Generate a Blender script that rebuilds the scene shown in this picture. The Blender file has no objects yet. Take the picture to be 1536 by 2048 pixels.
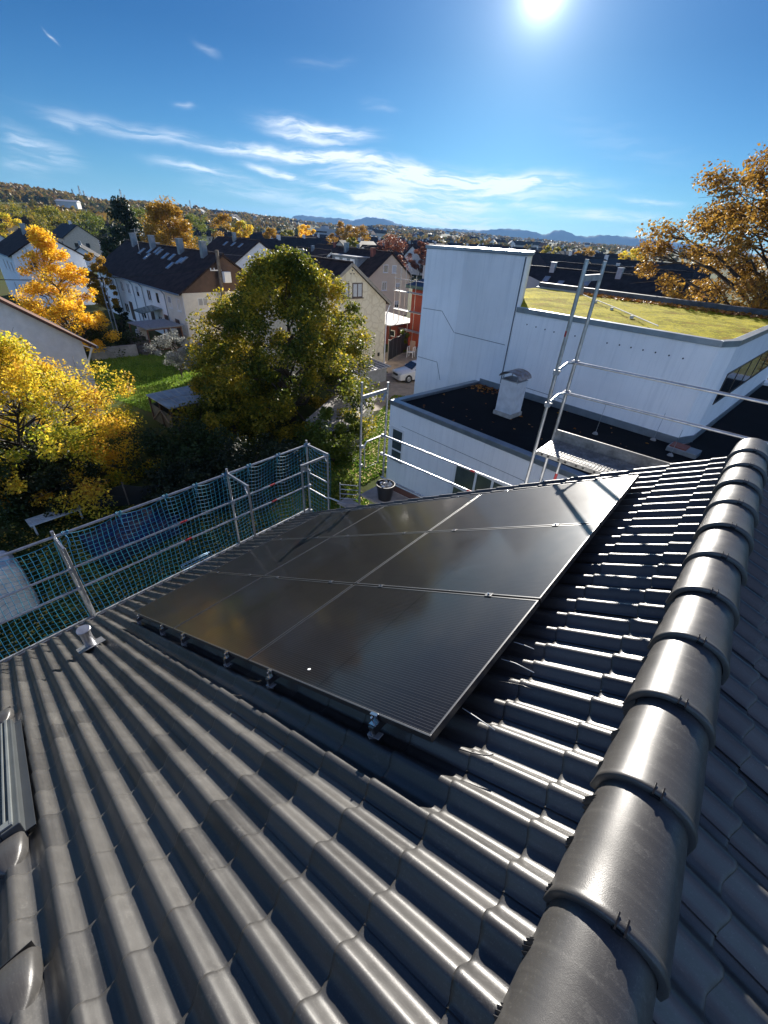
import bpy, math, random
import numpy as np
from mathutils import Matrix, Vector
R = math.radians
random.seed(7); rng = np.random.default_rng(7)
sc = bpy.context.scene
col = sc.collection

# ------------------------------------------------------------------ camera
FPX, YAW, PITCH, ROLL = 837.636, 0.68366, 0.58381, -0.06104
_f = np.array([-math.sin(YAW)*math.cos(PITCH), math.cos(YAW)*math.cos(PITCH), -math.sin(PITCH)])
_r = np.array([math.cos(YAW), math.sin(YAW), 0.]); _d = np.cross(_f, _r)
CM = np.array([math.cos(ROLL)*_r+math.sin(ROLL)*_d, -math.sin(ROLL)*_r+math.cos(ROLL)*_d, _f])
cam = bpy.data.cameras.new('camera'); camo = bpy.data.objects.new('camera', cam); col.objects.link(camo)
cam.sensor_fit = 'VERTICAL'; cam.sensor_height = 24; cam.lens = 24*FPX/2048
cam.clip_start = 0.05; cam.clip_end = 30000
mw = Matrix.Identity(4)
for i in range(3):
    mw[i][0] = CM[0][i]; mw[i][1] = -CM[1][i]; mw[i][2] = -CM[2][i]
camo.matrix_world = mw
sc.camera = camo
def ray(u, v): return CM.T @ np.array([u-768, v-1024, FPX])
def pz(u, v, z): d = ray(u, v); return d*z/d[2]
def px(u, v, x): d = ray(u, v); return d*x/d[0]
def py(u, v, y): d = ray(u, v); return d*y/d[1]
def pp(u, v, n, p0): d = ray(u, v); n = np.array(n, float); return d*((n@np.array(p0, float))/(n@d))

# ------------------------------------------------------------------ sky, sun, exposure
SUN = np.array([-0.4442, 0.8405, 0.3103]); SUN /= np.linalg.norm(SUN)
SUN_EL = math.asin(SUN[2]); SUN_AZ = math.atan2(SUN[0], SUN[1])
w = bpy.data.worlds.new('World'); sc.world = w; w.use_nodes = True
nt = w.node_tree; nd = nt.nodes; lk = nt.links; nd.clear()
def N(tree, kind, **kw):
    n = tree.nodes.new(kind)
    for k, v in kw.items():
        if k.startswith('i_'):
            key = k[2:]; key = int(key) if key.isdigit() else key
            n.inputs[key].default_value = v
        else: setattr(n, k, v)
    return n
def MA(tree, op, a, b=None, c=None, clamp=False):
    n = tree.nodes.new('ShaderNodeMath'); n.operation = op; n.use_clamp = clamp
    for i, s in enumerate((a, b, c)):
        if s is None: continue
        if isinstance(s, (int, float)): n.inputs[i].default_value = s
        else: tree.links.new(s, n.inputs[i])
    return n.outputs[0]
sky = N(nt, 'ShaderNodeTexSky', sky_type='NISHITA', sun_disc=False, sun_elevation=SUN_EL, sun_rotation=SUN_AZ,
        altitude=400, air_density=1.15, dust_density=0.25, ozone_density=4.0)
tc = N(nt, 'ShaderNodeTexCoord'); sep = N(nt, 'ShaderNodeSeparateXYZ'); lk.new(tc.outputs['Generated'], sep.inputs[0])
az_ = MA(nt, 'ARCTAN2', sep.outputs[0], sep.outputs[1]); el_ = MA(nt, 'ARCSINE', sep.outputs[2])
comb = N(nt, 'ShaderNodeCombineXYZ'); lk.new(az_, comb.inputs[0]); lk.new(el_, comb.inputs[1])
wn = N(nt, 'ShaderNodeTexNoise', i_Scale=5.0, i_Detail=4.0, i_Roughness=0.6); lk.new(comb.outputs[0], wn.inputs['Vector'])
wsep = N(nt, 'ShaderNodeSeparateColor'); lk.new(wn.outputs['Color'], wsep.inputs[0])
azw = MA(nt, 'ADD', az_, MA(nt, 'MULTIPLY', MA(nt, 'SUBTRACT', wsep.outputs[0], 0.5), 0.07))
elw = MA(nt, 'ADD', el_, MA(nt, 'MULTIPLY', MA(nt, 'SUBTRACT', wsep.outputs[1], 0.5), 0.045))
def azel(u, v):
    d = ray(u, v); d = d/np.linalg.norm(d); return math.atan2(d[0], d[1]), math.asin(d[2])
# cirrus streaks: two end points of each (as the photo shows them), half width in radians, density
STREAKS = [((530,240),(745,272),.013,.95),((540,262),(700,290),.008,.6),((440,290),(805,328),.010,1.0),((100,230),(520,300),.012,.40),
 ((310,320),(500,352),.010,.6),((495,325),(620,355),.007,.95),((625,365),(770,408),.006,.95),((640,340),(1165,376),.024,1.1),((560,300),(780,326),.012,.6),
 ((700,385),(1010,408),.016,.9),((760,330),(1000,360),.014,.55),((640,420),(1050,445),.022,.85),((1030,400),(1120,425),.012,.7),
 ((1110,424),(1330,438),.010,.75),((580,405),(900,432),.020,.6),((0,270),(170,325),.020,.38),((0,330),(110,345),.014,.25),
 ((385,82),(440,108),.006,.16),((600,128),(700,120),.007,.14),((90,62),(118,92),.002,.5),((950,350),(1140,360),.010,.6),((1240,400),(1370,405),.008,.35),
 ((720,200),(800,215),.008,.14),((345,208),(395,214),.005,.25),((110,245),(175,262),.007,.25),((900,455),(1060,470),.012,.5),
 ((400,370),(640,385),.016,.35),((1250,465),(1330,470),.006,.4),((1110,240),(1400,330),.03,.06)]
cov = None
for (a, b, wd, dn) in STREAKS:
    a1, e1 = azel(*a); a2, e2 = azel(*b)
    ca, ce = (a1+a2)/2, (e1+e2)/2; L = math.hypot((a2-a1), (e2-e1))/2; an = math.atan2(e2-e1, a2-a1)
    wd *= .78
    da = MA(nt, 'SUBTRACT', azw, ca); de = MA(nt, 'SUBTRACT', elw, ce)
    s = MA(nt, 'MULTIPLY_ADD', da, math.cos(an)/L, MA(nt, 'MULTIPLY', de, math.sin(an)/L))
    t = MA(nt, 'MULTIPLY_ADD', da, -math.sin(an)/wd, MA(nt, 'MULTIPLY', de, math.cos(an)/wd))
    q = MA(nt, 'ADD', MA(nt, 'POWER', MA(nt, 'ABSOLUTE', s), 3.0), MA(nt, 'MULTIPLY', t, t))
    g = MA(nt, 'MULTIPLY', MA(nt, 'EXPONENT', MA(nt, 'MULTIPLY', q, -1.3)), dn)
    cov = g if cov is None else MA(nt, 'ADD', cov, g)
mp = N(nt, 'ShaderNodeMapping'); mp.inputs['Rotation'].default_value = (0, 0, 0.12); mp.inputs['Scale'].default_value = (5, 42, 1)
cw = N(nt, 'ShaderNodeCombineXYZ'); lk.new(azw, cw.inputs[0]); lk.new(elw, cw.inputs[1]); lk.new(cw.outputs[0], mp.inputs['Vector'])
fn = N(nt, 'ShaderNodeTexNoise', i_Scale=2.2, i_Detail=7.0, i_Roughness=0.62, i_Distortion=0.4); lk.new(mp.outputs[0], fn.inputs['Vector'])
fr = N(nt, 'ShaderNodeMapRange', i_1=0.41, i_2=0.60); lk.new(fn.outputs[0], fr.inputs[0])
cov = MA(nt, 'MULTIPLY', cov, MA(nt, 'MULTIPLY_ADD', fr.outputs[0], 1.05, 0.22))
# added cloud veil, unseen behind the camera, as fill for the shaded faces
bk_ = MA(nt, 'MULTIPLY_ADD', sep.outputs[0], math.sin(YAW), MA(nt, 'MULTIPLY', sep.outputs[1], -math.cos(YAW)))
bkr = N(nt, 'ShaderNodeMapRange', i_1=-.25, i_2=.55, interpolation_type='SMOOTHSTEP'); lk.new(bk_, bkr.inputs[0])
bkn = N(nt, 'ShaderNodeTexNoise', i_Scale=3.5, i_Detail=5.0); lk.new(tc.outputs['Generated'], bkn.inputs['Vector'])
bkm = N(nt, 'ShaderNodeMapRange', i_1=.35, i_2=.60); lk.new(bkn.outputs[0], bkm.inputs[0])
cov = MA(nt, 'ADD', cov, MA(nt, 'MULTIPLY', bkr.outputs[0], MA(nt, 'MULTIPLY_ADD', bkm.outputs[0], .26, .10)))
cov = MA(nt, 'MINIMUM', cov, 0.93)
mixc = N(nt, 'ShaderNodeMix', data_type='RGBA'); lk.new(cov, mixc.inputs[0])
tint = N(nt, 'ShaderNodeMix', data_type='RGBA', blend_type='MULTIPLY'); tint.inputs[0].default_value = 1.0
elr = N(nt, 'ShaderNodeValToRGB'); lk.new(MA(nt, 'MULTIPLY', el_, 1.0), elr.inputs[0]); ee = elr.color_ramp.elements
ee.new(.5)
for i_, (p_, c_) in enumerate(((0., (.23,.48,.70)), (.25, (.068,.27,.47)), (.75, (.002,.165,.445)))): ee[i_].position = p_; ee[i_].color = (*c_, 1)
lk.new(elr.outputs[0], tint.inputs[7]); lk.new(sky.outputs[0], tint.inputs[6])
# bright circumsolar glow
dt = N(nt, 'ShaderNodeVectorMath', operation='DOT_PRODUCT'); lk.new(tc.outputs['Generated'], dt.inputs[0]); dt.inputs[1].default_value = tuple(SUN)
ang_ = MA(nt, 'ARCCOSINE', MA(nt, 'MINIMUM', dt.outputs['Value'], .99999))
EXPA = lambda k, a: MA(nt, 'MULTIPLY', MA(nt, 'EXPONENT', MA(nt, 'MULTIPLY', ang_, -k)), a)
gl_ = MA(nt, 'ADD', EXPA(70., 30.), MA(nt, 'ADD', EXPA(19., 4.5), EXPA(4.6, 1.2)))
glc = N(nt, 'ShaderNodeVectorMath', operation='SCALE'); glc.inputs[0].default_value = (.92, .97, 1.0); lk.new(gl_, glc.inputs['Scale'])
gla = N(nt, 'ShaderNodeVectorMath', operation='ADD'); lk.new(tint.outputs[2], gla.inputs[0]); lk.new(glc.outputs[0], gla.inputs[1])
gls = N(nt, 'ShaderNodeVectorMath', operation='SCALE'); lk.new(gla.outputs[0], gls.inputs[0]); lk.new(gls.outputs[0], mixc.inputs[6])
lk.new(MA(nt, 'MULTIPLY_ADD', bkr.outputs[0], 1.7, 1.0), gls.inputs['Scale']); mixc.inputs[7].default_value = (7.6, 8.2, 8.9, 1)  # sky behind the camera boosted too, added fill light out of view
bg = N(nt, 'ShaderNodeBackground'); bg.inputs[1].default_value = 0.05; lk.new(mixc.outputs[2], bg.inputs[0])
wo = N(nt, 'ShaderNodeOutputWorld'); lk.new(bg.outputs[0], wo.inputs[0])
w.cycles.sampling_method = 'MANUAL'; w.cycles.sample_map_resolution = 1024
sl = bpy.data.lights.new('sun', 'SUN'); sl.energy = 5.0; sl.angle = R(0.53); sl.color = (1.0, 0.94, 0.85)
so = bpy.data.objects.new('sun', sl); col.objects.link(so)
so.rotation_euler = Vector((SUN[0], SUN[1], SUN[2])).to_track_quat('Z', 'Y').to_euler()
vs = sc.view_settings; vs.view_transform = 'Standard'; vs.look = 'None'; vs.gamma = 1; vs.use_curve_mapping = False
vs.exposure = 1.52
sc.cycles.max_bounces = 8; sc.cycles.transparent_max_bounces = 8; sc.cycles.sample_clamp_indirect = 6
sc.cycles.use_denoising = True

# ------------------------------------------------------------------ materials
MATS = {}
def mat(name, c, rough=.7, metal=0., spec=.5, var=.12, scale=3., bump=0., bscale=40., c2=None, coat=0., transl=0., island=0., coord='Object', emit=None):
    if name in MATS: return MATS[name]
    m = bpy.data.materials.new(name); m.use_nodes = True; t = m.node_tree
    p = t.nodes['Principled BSDF']
    p.inputs['Roughness'].default_value = rough; p.inputs['Metallic'].default_value = metal
    p.inputs['Specular IOR Level'].default_value = spec; p.inputs['Coat Weight'].default_value = coat
    tcn = N(t, 'ShaderNodeTexCoord')
    no = N(t, 'ShaderNodeTexNoise', i_Scale=scale, i_Detail=6., i_Roughness=.6); t.links.new(tcn.outputs[coord], no.inputs['Vector'])
    c = tuple(c); c2 = tuple(c2) if c2 else tuple(min(1, x*(1-2*var)) for x in c)
    ca = c if c2 is None else c
    mx = N(t, 'ShaderNodeMix', data_type='RGBA'); mx.inputs[6].default_value = (*ca, 1); mx.inputs[7].default_value = (*c2, 1)
    r = N(t, 'ShaderNodeMapRange', i_1=.35, i_2=.65); t.links.new(no.outputs[0], r.inputs[0])
    fac = r.outputs[0]
    if island:
        gi = N(t, 'ShaderNodeNewGeometry')
        fac = MA(t, 'ADD', MA(t, 'MULTIPLY', fac, 1-island), MA(t, 'MULTIPLY', gi.outputs['Random Per Island'], island))
    t.links.new(fac, mx.inputs[0]); t.links.new(mx.outputs[2], p.inputs['Base Color'])
    if bump:
        bn = N(t, 'ShaderNodeTexNoise', i_Scale=bscale, i_Detail=5.); t.links.new(tcn.outputs[coord], bn.inputs['Vector'])
        b = N(t, 'ShaderNodeBump', i_Strength=min(1, bump), i_Distance=.01); t.links.new(bn.outputs[0], b.inputs['Height']); t.links.new(b.outputs[0], p.inputs['Normal'])
    if transl:
        tr = N(t, 'ShaderNodeBsdfTranslucent'); t.links.new(mx.outputs[2], tr.inputs[0])
        ms = N(t, 'ShaderNodeMixShader'); ms.inputs[0].default_value = transl
        t.links.new(p.outputs[0], ms.inputs[1]); t.links.new(tr.outputs[0], ms.inputs[2])
        t.links.new(ms.outputs[0], t.nodes['Material Output'].inputs[0])
    MATS[name] = m; return m
def leafmat(name, cols, transl=.45):
    """cols: list of colours spread over random-per-leaf blended with a slow noise (the leaves' own colour differences)"""
    if name in MATS: return MATS[name]
    m = bpy.data.materials.new(name); m.use_nodes = True; t = m.node_tree; p = t.nodes['Principled BSDF']
    p.inputs['Roughness'].default_value = .55; p.inputs['Specular IOR Level'].default_value = .22
    tcn = N(t, 'ShaderNodeTexCoord'); no = N(t, 'ShaderNodeTexNoise', i_Scale=.45, i_Detail=3.); t.links.new(tcn.outputs['Object'], no.inputs['Vector'])
    r = N(t, 'ShaderNodeMapRange', i_1=.3, i_2=.7); t.links.new(no.outputs[0], r.inputs[0])
    gi = N(t, 'ShaderNodeNewGeometry')
    fac = MA(t, 'ADD', MA(t, 'MULTIPLY', r.outputs[0], .62), MA(t, 'MULTIPLY', gi.outputs['Random Per Island'], .38))
    cr = N(t, 'ShaderNodeValToRGB'); t.links.new(fac, cr.inputs[0]); e = cr.color_ramp.elements
    while len(e) < len(cols): e.new(.5)
    for i, c in enumerate(cols): e[i].position = .1+.8*i/(len(cols)-1); e[i].color = (*c, 1)
    t.links.new(cr.outputs[0], p.inputs['Base Color'])
    tr = N(t, 'ShaderNodeBsdfTranslucent'); t.links.new(cr.outputs[0], tr.inputs[0])
    ms = N(t, 'ShaderNodeMixShader'); ms.inputs[0].default_value = transl
    t.links.new(p.outputs[0], ms.inputs[1]); t.links.new(tr.outputs[0], ms.inputs[2]); t.links.new(ms.outputs[0], t.nodes['Material Output'].inputs[0])
    MATS[name] = m; return m
white_render = mat('white_render', (.62,.63,.64), .85, var=.05, scale=.6, bump=.35, bscale=60)
grey_render = mat('grey_render', (.50,.51,.53), .85, var=.09, scale=.8, bump=.4, bscale=50)
cream_render = mat('cream_render', (.74,.70,.60), .9, var=.08, scale=.6, bump=.3, bscale=30)
beige_render = mat('beige_render', (.62,.50,.37), .9, var=.06, scale=.6)
orange_render = mat('orange_render', (.30,.055,.028), .85, var=.08, scale=.5)
brown_clad = mat('brown_cladding', (.11,.062,.042), .7, var=.15, scale=2)
roof_brown = mat('roof_dark_brown', (.050,.034,.030), .75, spec=.15, var=.3, scale=1.5, bump=.5, bscale=12)
roof_red = mat('roof_weathered_red', (.16,.085,.06), .8, spec=.15, var=.25, scale=1.5, bump=.5, bscale=12)
roof_black = mat('roof_anthracite', (.03,.03,.034), .6, spec=.15, var=.3, scale=1.5)
glass_dark = mat('window_glass', (.02,.025,.03), .08, spec=.8, var=.05)
curtain = mat('window_curtain', (.55,.55,.53), .6, var=.1, scale=8)
frame_white = mat('window_frame_white', (.75,.75,.74), .45, var=.03)
frame_brown = mat('window_frame_brown', (.10,.06,.045), .5, var=.1)
galv = mat('galvanised_steel', (.50,.51,.53), .38, metal=.85, var=.16, scale=9, bump=.15, bscale=60)
galv_dull = mat('galvanised_dull', (.42,.43,.44), .55, metal=.6, var=.2, scale=7, bump=.2, bscale=60)
zinc = mat('zinc_flashing', (.30,.34,.38), .42, metal=.7, var=.12, scale=3)
alu_dark = mat('anodised_black', (.17,.17,.17), .38, metal=.95, var=.05)
alu = mat('aluminium_bright', (.5,.51,.53), .25, metal=1., var=.05)
bark = mat('bark', (.085,.065,.05), .9, var=.25, scale=6, bump=.6, bscale=20)
pole_wood = mat('weathered_wood', (.19,.155,.12), .85, var=.25, scale=4)
net_blue = mat('net_cord_blue', (.010,.14,.30), .6, var=.2, scale=4, c2=(.010,.22,.30))
red_paint = mat('red_paint', (.45,.025,.03), .5, var=.1)
black_plastic = mat('black_plastic', (.015,.015,.017), .4, var=.1)
concrete = mat('concrete', (.33,.32,.30), .9, var=.2, scale=2, bump=.3)

# ------------------------------------------------------------------ mesh builder
def basis(d):
    d = np.array(d, float); d /= np.linalg.norm(d)
    a = np.array([0, 0, 1.]) if abs(d[2]) < .9 else np.array([1., 0, 0])
    u = np.cross(a, d); u /= np.linalg.norm(u); return u, np.cross(d, u), d
class MB:
    def __init__(s): s.v = []; s.f = []; s.n = 0; s.mi = []; s.cur = 0
    def add(s, V, F):
        V = np.asarray(V, float).reshape(-1, 3); s.v.append(V); s.f += [tuple(i+s.n for i in f) for f in F]; s.mi += [s.cur]*len(F); s.n += len(V); return s
    def box(s, lo, hi, M=None, o=None):
        (x0, y0, z0), (x1, y1, z1) = lo, hi
        V = np.array([[x0,y0,z0],[x1,y0,z0],[x1,y1,z0],[x0,y1,z0],[x0,y0,z1],[x1,y0,z1],[x1,y1,z1],[x0,y1,z1]], float)
        if M is not None: V = V @ np.array(M, float)
        if o is not None: V = V + np.array(o)
        return s.add(V, [(0,3,2,1),(4,5,6,7),(0,1,5,4),(1,2,6,5),(2,3,7,6),(3,0,4,7)])
    def bar(s, a, b, wd, ht, up=(0,0,1)):
        a = np.array(a, float); b = np.array(b, float); d = b-a; L = np.linalg.norm(d); d /= L
        u = np.cross(np.array(up, float), d); u /= np.linalg.norm(u); q = np.cross(d, u)
        return s.box((-wd/2, -ht/2, 0), (wd/2, ht/2, L), np.array([u, q, d]), a)
    def tube(s, P, r, n=8, cap=True):
        P = np.array(P, float); k = len(P); rr = np.broadcast_to(np.array(r, float), (k,))
        T = np.gradient(P, axis=0); T /= np.linalg.norm(T, axis=1)[:, None]+1e-12
        u, _, _ = basis(T[0]); V = []
        for i in range(k):
            u = u-T[i]*(u@T[i]); u /= np.linalg.norm(u); q = np.cross(T[i], u)
            for j in range(n):
                a = 2*math.pi*j/n; V.append(P[i]+rr[i]*(math.cos(a)*u+math.sin(a)*q))
        F = [(i*n+j, i*n+(j+1) % n, (i+1)*n+(j+1) % n, (i+1)*n+j) for i in range(k-1) for j in range(n)]
        if cap: F += [tuple(range(n))[::-1], tuple((k-1)*n+j for j in range(n))]
        return s.add(V, F)
    def lathe(s, prof, c=(0,0,0), n=20, M=None):
        V = []
        for (r, z) in prof:
            for j in range(n):
                a = 2*math.pi*j/n; V.append((r*math.cos(a), r*math.sin(a), z))
        V = np.array(V)
        if M is not None: V = V @ np.array(M)
        k = len(prof)
        F = [(i*n+j, i*n+(j+1) % n, (i+1)*n+(j+1) % n, (i+1)*n+j) for i in range(k-1) for j in range(n)]
        return s.add(V+np.array(c), F)
    def prism(s, poly, ext):
        P = np.array(poly, float); e = np.array(ext, float); n = len(P)
        F = [tuple(range(n))[::-1], tuple(range(n, 2*n))]+[(i, (i+1) % n, n+(i+1) % n, n+i) for i in range(n)]
        return s.add(np.vstack([P, P+e]), F)
    def pieces(s, name, m, parent=None, T=None, bevel=0., smooth=False):
        V = np.vstack(s.v); off = np.cumsum([0]+[len(v) for v in s.v]); out = []
        for i in range(len(s.v)):
            b = MB(); b.add(s.v[i], [tuple(k-off[i] for k in f) for f in s.f if off[i] <= f[0] < off[i+1]]); out.append(b.build(name, m, parent, smooth=smooth, bevel=bevel, T=T))
        return out
    def grid(s, G):
        G = np.asarray(G, float); a, b = G.shape[:2]
        return s.add(G.reshape(-1, 3), [(i*b+j, i*b+j+1, (i+1)*b+j+1, (i+1)*b+j) for i in range(a-1) for j in range(b-1)])
    def build(s, name, m, parent=None, smooth=False, bevel=0., T=None):
        V = np.vstack(s.v)
        if T is not None: V = V @ T[0] + T[1]
        me = bpy.data.meshes.new(name); me.from_pydata(V.tolist(), [], s.f)
        for q in (m if isinstance(m, (list, tuple)) else [m]): me.materials.append(q)
        if isinstance(m, (list, tuple)): me.polygons.foreach_set('material_index', s.mi)
        if smooth: me.shade_smooth() if smooth is True else smooth_angle(me, smooth)
        me.update()
        o = bpy.data.objects.new(name, me); col.objects.link(o)
        if parent: o.parent = parent
        if bevel:
            b = o.modifiers.new('bevel', 'BEVEL'); b.width = bevel; b.segments = 2; b.limit_method = 'ANGLE'; b.angle_limit = R(40)
        return o
def smooth_angle(me, ang):
    me.shade_smooth()
    try: me.set_sharp_from_angle(angle=R(ang))
    except Exception: pass
def tag(o, label=None, cat=None, group=None, kind=None):
    if label: o['label'] = label
    if cat: o['category'] = cat
    if group: o['group'] = group
    if kind: o['kind'] = kind
    return o
def thing(name, label, cat, loc=(0,0,0), rz=0., group=None):
    o = bpy.data.objects.new(name, None); col.objects.link(o); o.location = Vector([float(x) for x in loc]); o.rotation_euler = (0, 0, rz)
    return tag(o, label, cat, group)
def struct(o): o['kind'] = 'structure'; return o
def copy_tree(o, parent=None):
    c = o.copy(); col.objects.link(c); c.parent = parent
    for ch in [x for x in bpy.data.objects if x.parent == o]: copy_tree(ch, c)
    return c

# ================================================================== OUR ROOF
TH = R(29.953); CT, ST = math.cos(TH), math.sin(TH)
P0 = np.array([-.424, .931, -1.808])             # near upper corner of the panel field (glass plane)
NV = np.array([-ST, 0, CT]); SV = np.array([CT, 0, ST]); YV = np.array([0, 1., 0])
OFF = .115                                        # tile crests below the glass plane
CT2, ST2 = math.cos(R(21.)), math.sin(R(21.)); BW = .1590; TW = 2*BW; EXP = .3455; HB = .047
XR = .312
c_crest = NV@P0-OFF
base_c = c_crest-HB-.012                          # roof base plane constant
s_r = (XR-P0[0])/CT                               # ridge in s
S_E = s_r-7.80                                    # eave in s
Y0, Y1 = -3.6, 5.10
def profile(t):                                   # one bump, t in 0..1, crest in the middle
    a = abs((t+.17) % 1.-.5)/.5
    if a > .83: return .0
    q = a/.83
    return (math.cos(q*math.pi)*.5+.5)**.95*(1-.035*math.exp(-(a/.07)**2))
def tile_mesh(side, ylo, yhi, slen, holes=()):
    ny = int(round((yhi-ylo)/TW)); mb = MB(); pts = 19
    ts = np.linspace(0, 1, pts)
    prof = [profile(t) for t in ts]
    courses = int(slen/EXP)+1
    ly = []; lz = []
    for b in range(2):
        for i, t in enumerate(ts):
            if b and i == 0: continue
            ly.append((b+t)*BW); lz.append(prof[i]*HB)
    ly = np.array(ly); lz = np.array(lz)
    ly = np.concatenate([[-.010], ly[:-1], [TW-.005, TW-.005]]); lz = np.concatenate([[.003], lz[:-1]+.0, [.0, -.012]])
    lz[0] += .002
    for c in range(courses):
        sb = .06-(c+1)*EXP                         # lower edge of this course, measured from the ridge downwards
        for k in range(ny):
            y = ylo+k*TW; jx = random.uniform(-.0018, .0018); js = random.uniform(-.002, .002); tl = random.uniform(-.0012, .0012)
            if any(h[0] < y+TW/2 < h[1] and h[2] < sb+EXP/2 < h[3] for h in holes): continue
            rows = []
            for (ds, up) in ((EXP+.05, .0), (EXP*.5, .008), (.045, .0120), (.020, .0140), (.008, .0134), (.002, .0108), (0, .005), (.004, -.010)):
                su = sb+ds+js
                hh = lz*(1.+max(0., up-.011)*1.5)+up+jx+tl*(ly/TW)
                rows.append(np.stack([np.full_like(ly, su), ly+y, hh], 1))
            mb.grid(np.array(rows))
    V = np.vstack(mb.v)
    if side < 0: P = V[:, :1]*SV+V[:, 1:2]*YV+V[:, 2:3]*NV
    else: P = V[:, :1]*np.array([-CT2, 0, ST2])+V[:, 1:2]*YV+V[:, 2:3]*np.array([ST2, 0, CT2])
    zr = (base_c+ST*XR)/CT
    mb.v = [P+np.array([XR, 0, zr])]
    if side < 0: mb.f = [f[::-1] for f in mb.f]
    return mb
ZR = (base_c+ST*XR)/CT
def rs(u, v, off=OFF):                            # pixel on the roof -> (s, y) with s measured from the ridge (negative = downhill)
    P = pp(u, v, NV, P0-NV*off); return (P-np.array([XR, 0, ZR]))@SV, P[1]
def RW(s, y, h):                                  # roof coordinates (from the ridge) -> world
    return np.array([XR, 0, ZR])+SV*s+YV*y+NV*h
house = thing('tiled_house', 'house with a large dark grey double-wave tiled roof filling the foreground', 'house', (0, 0, -10))
def tile_material():
    m = mat('roof_tile_engobe', (.026,.025,.025), .36, spec=.65, var=.10, scale=2.2, bump=.12, bscale=420)
    t = m.node_tree; p = t.nodes['Principled BSDF']; tcn = N(t, 'ShaderNodeTexCoord')
    n1 = N(t, 'ShaderNodeTexNoise', i_Scale=9., i_Detail=6., i_Roughness=.65); t.links.new(tcn.outputs['Object'], n1.inputs['Vector'])
    rr = N(t, 'ShaderNodeMapRange', i_1=.35, i_2=.7, i_3=.33, i_4=.42); t.links.new(n1.outputs[0], rr.inputs[0]); t.links.new(rr.outputs[0], p.inputs['Roughness'])
    # scuffs of pale dust
    v = N(t, 'ShaderNodeTexNoise', i_Scale=28., i_Detail=8., i_Roughness=.75, i_Distortion=1.2); t.links.new(tcn.outputs['Object'], v.inputs['Vector'])
    v2 = N(t, 'ShaderNodeTexNoise', i_Scale=2.6, i_Detail=2.); t.links.new(tcn.outputs['Object'], v2.inputs['Vector'])
    f1 = N(t, 'ShaderNodeMapRange', i_1=.54, i_2=.63); t.links.new(v.outputs[0], f1.inputs[0])
    f2 = N(t, 'ShaderNodeMapRange', i_1=.50, i_2=.62); t.links.new(v2.outputs[0], f2.inputs[0])
    gi = N(t, 'ShaderNodeNewGeometry')
    f3 = MA(t, 'MULTIPLY', gi.outputs['Random Per Island'], .28)
    fac = MA(t, 'ADD', MA(t, 'MULTIPLY', MA(t, 'MULTIPLY', f1.outputs[0], f2.outputs[0]), .30), f3)
    src = p.inputs['Base Color'].links[0].from_socket
    mx = N(t, 'ShaderNodeMix', data_type='RGBA'); mx.inputs[7].default_value = (.125, .12, .11, 1); t.links.new(src, mx.inputs[6]); mp_ = N(t, 'ShaderNodeMapping'); mp_.inputs['Scale'].default_value = (1.2, 34, 1.2); t.links.new(tcn.outputs['Object'], mp_.inputs[0])
    st = N(t, 'ShaderNodeTexNoise', i_Scale=1.6, i_Detail=6., i_Roughness=.7); t.links.new(mp_.outputs[0], st.inputs['Vector'])
    sr = N(t, 'ShaderNodeMapRange', i_1=.48, i_2=.75, i_3=0., i_4=.20); t.links.new(st.outputs[0], sr.inputs[0])
    sk = N(t, 'ShaderNodeTexNoise', i_Scale=170., i_Detail=2.); t.links.new(tcn.outputs['Object'], sk.inputs['Vector'])
    sr2 = N(t, 'ShaderNodeMapRange', i_1=.60, i_2=.75, i_3=0., i_4=.35); t.links.new(sk.outputs[0], sr2.inputs[0])
    fac = MA(t, 'ADD', fac, MA(t, 'ADD', sr.outputs[0], sr2.outputs[0]), clamp=True)
    t.links.new(fac, mx.inputs[0]); t.links.new(mx.outputs[2], p.inputs['Base Color'])
    return m
tile_m = tile_material()
loc_fix = (np.eye(3), np.array([0, 0, 10.]))
ylo = 5.10-27*TW
joint = .931-1.084-.0                             # keep side joints where the photo shows them
sk0 = rs(75, 1615); sk1 = rs(30, 1440)
tL = tile_mesh(-1, ylo, Y1, 7.80); tL.build('roof_slope', tile_m, house, smooth=50, T=loc_fix)
tR = tile_mesh(1, ylo, Y1, 7.80); tR.build('roof_slope', tile_m, house, smooth=50, T=loc_fix)
m = MB()                                          # underlay + gable walls
m.prism([RW(-.05, ylo+.1, -.03), RW(-7.75, ylo+.1, -.03), RW(-7.75, ylo+.1, -.16), RW(-.05, ylo+.1, -.16)], (0, Y1-ylo-.15, 0))
rp = lambda s, y, h: np.array([XR, y, ZR])+np.array([CT2, 0, -ST2])*s+np.array([ST2, 0, CT2])*h
m.prism([rp(.05, ylo+.1, -.03), rp(.05, ylo+.1, -.16), rp(7.75, ylo+.1, -.16), rp(7.75, ylo+.1, -.03)], (0, Y1-ylo-.15, 0))
m.build('roof_underlay', mat('underlay', (.03,.03,.03), .9), house, T=loc_fix)
m = MB(); xe = 6.1
m.prism([(XR-xe, ylo+.4, -10), (XR+xe, ylo+.4, -10), (XR+xe, ylo+.4, ZR-.17-xe*ST/CT), (XR, ylo+.4, ZR-.2), (XR-xe, ylo+.4, ZR-.17-xe*ST/CT)], (0, Y1-ylo-.7, 0))
m.build('wall', white_render, house, T=loc_fix)
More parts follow.
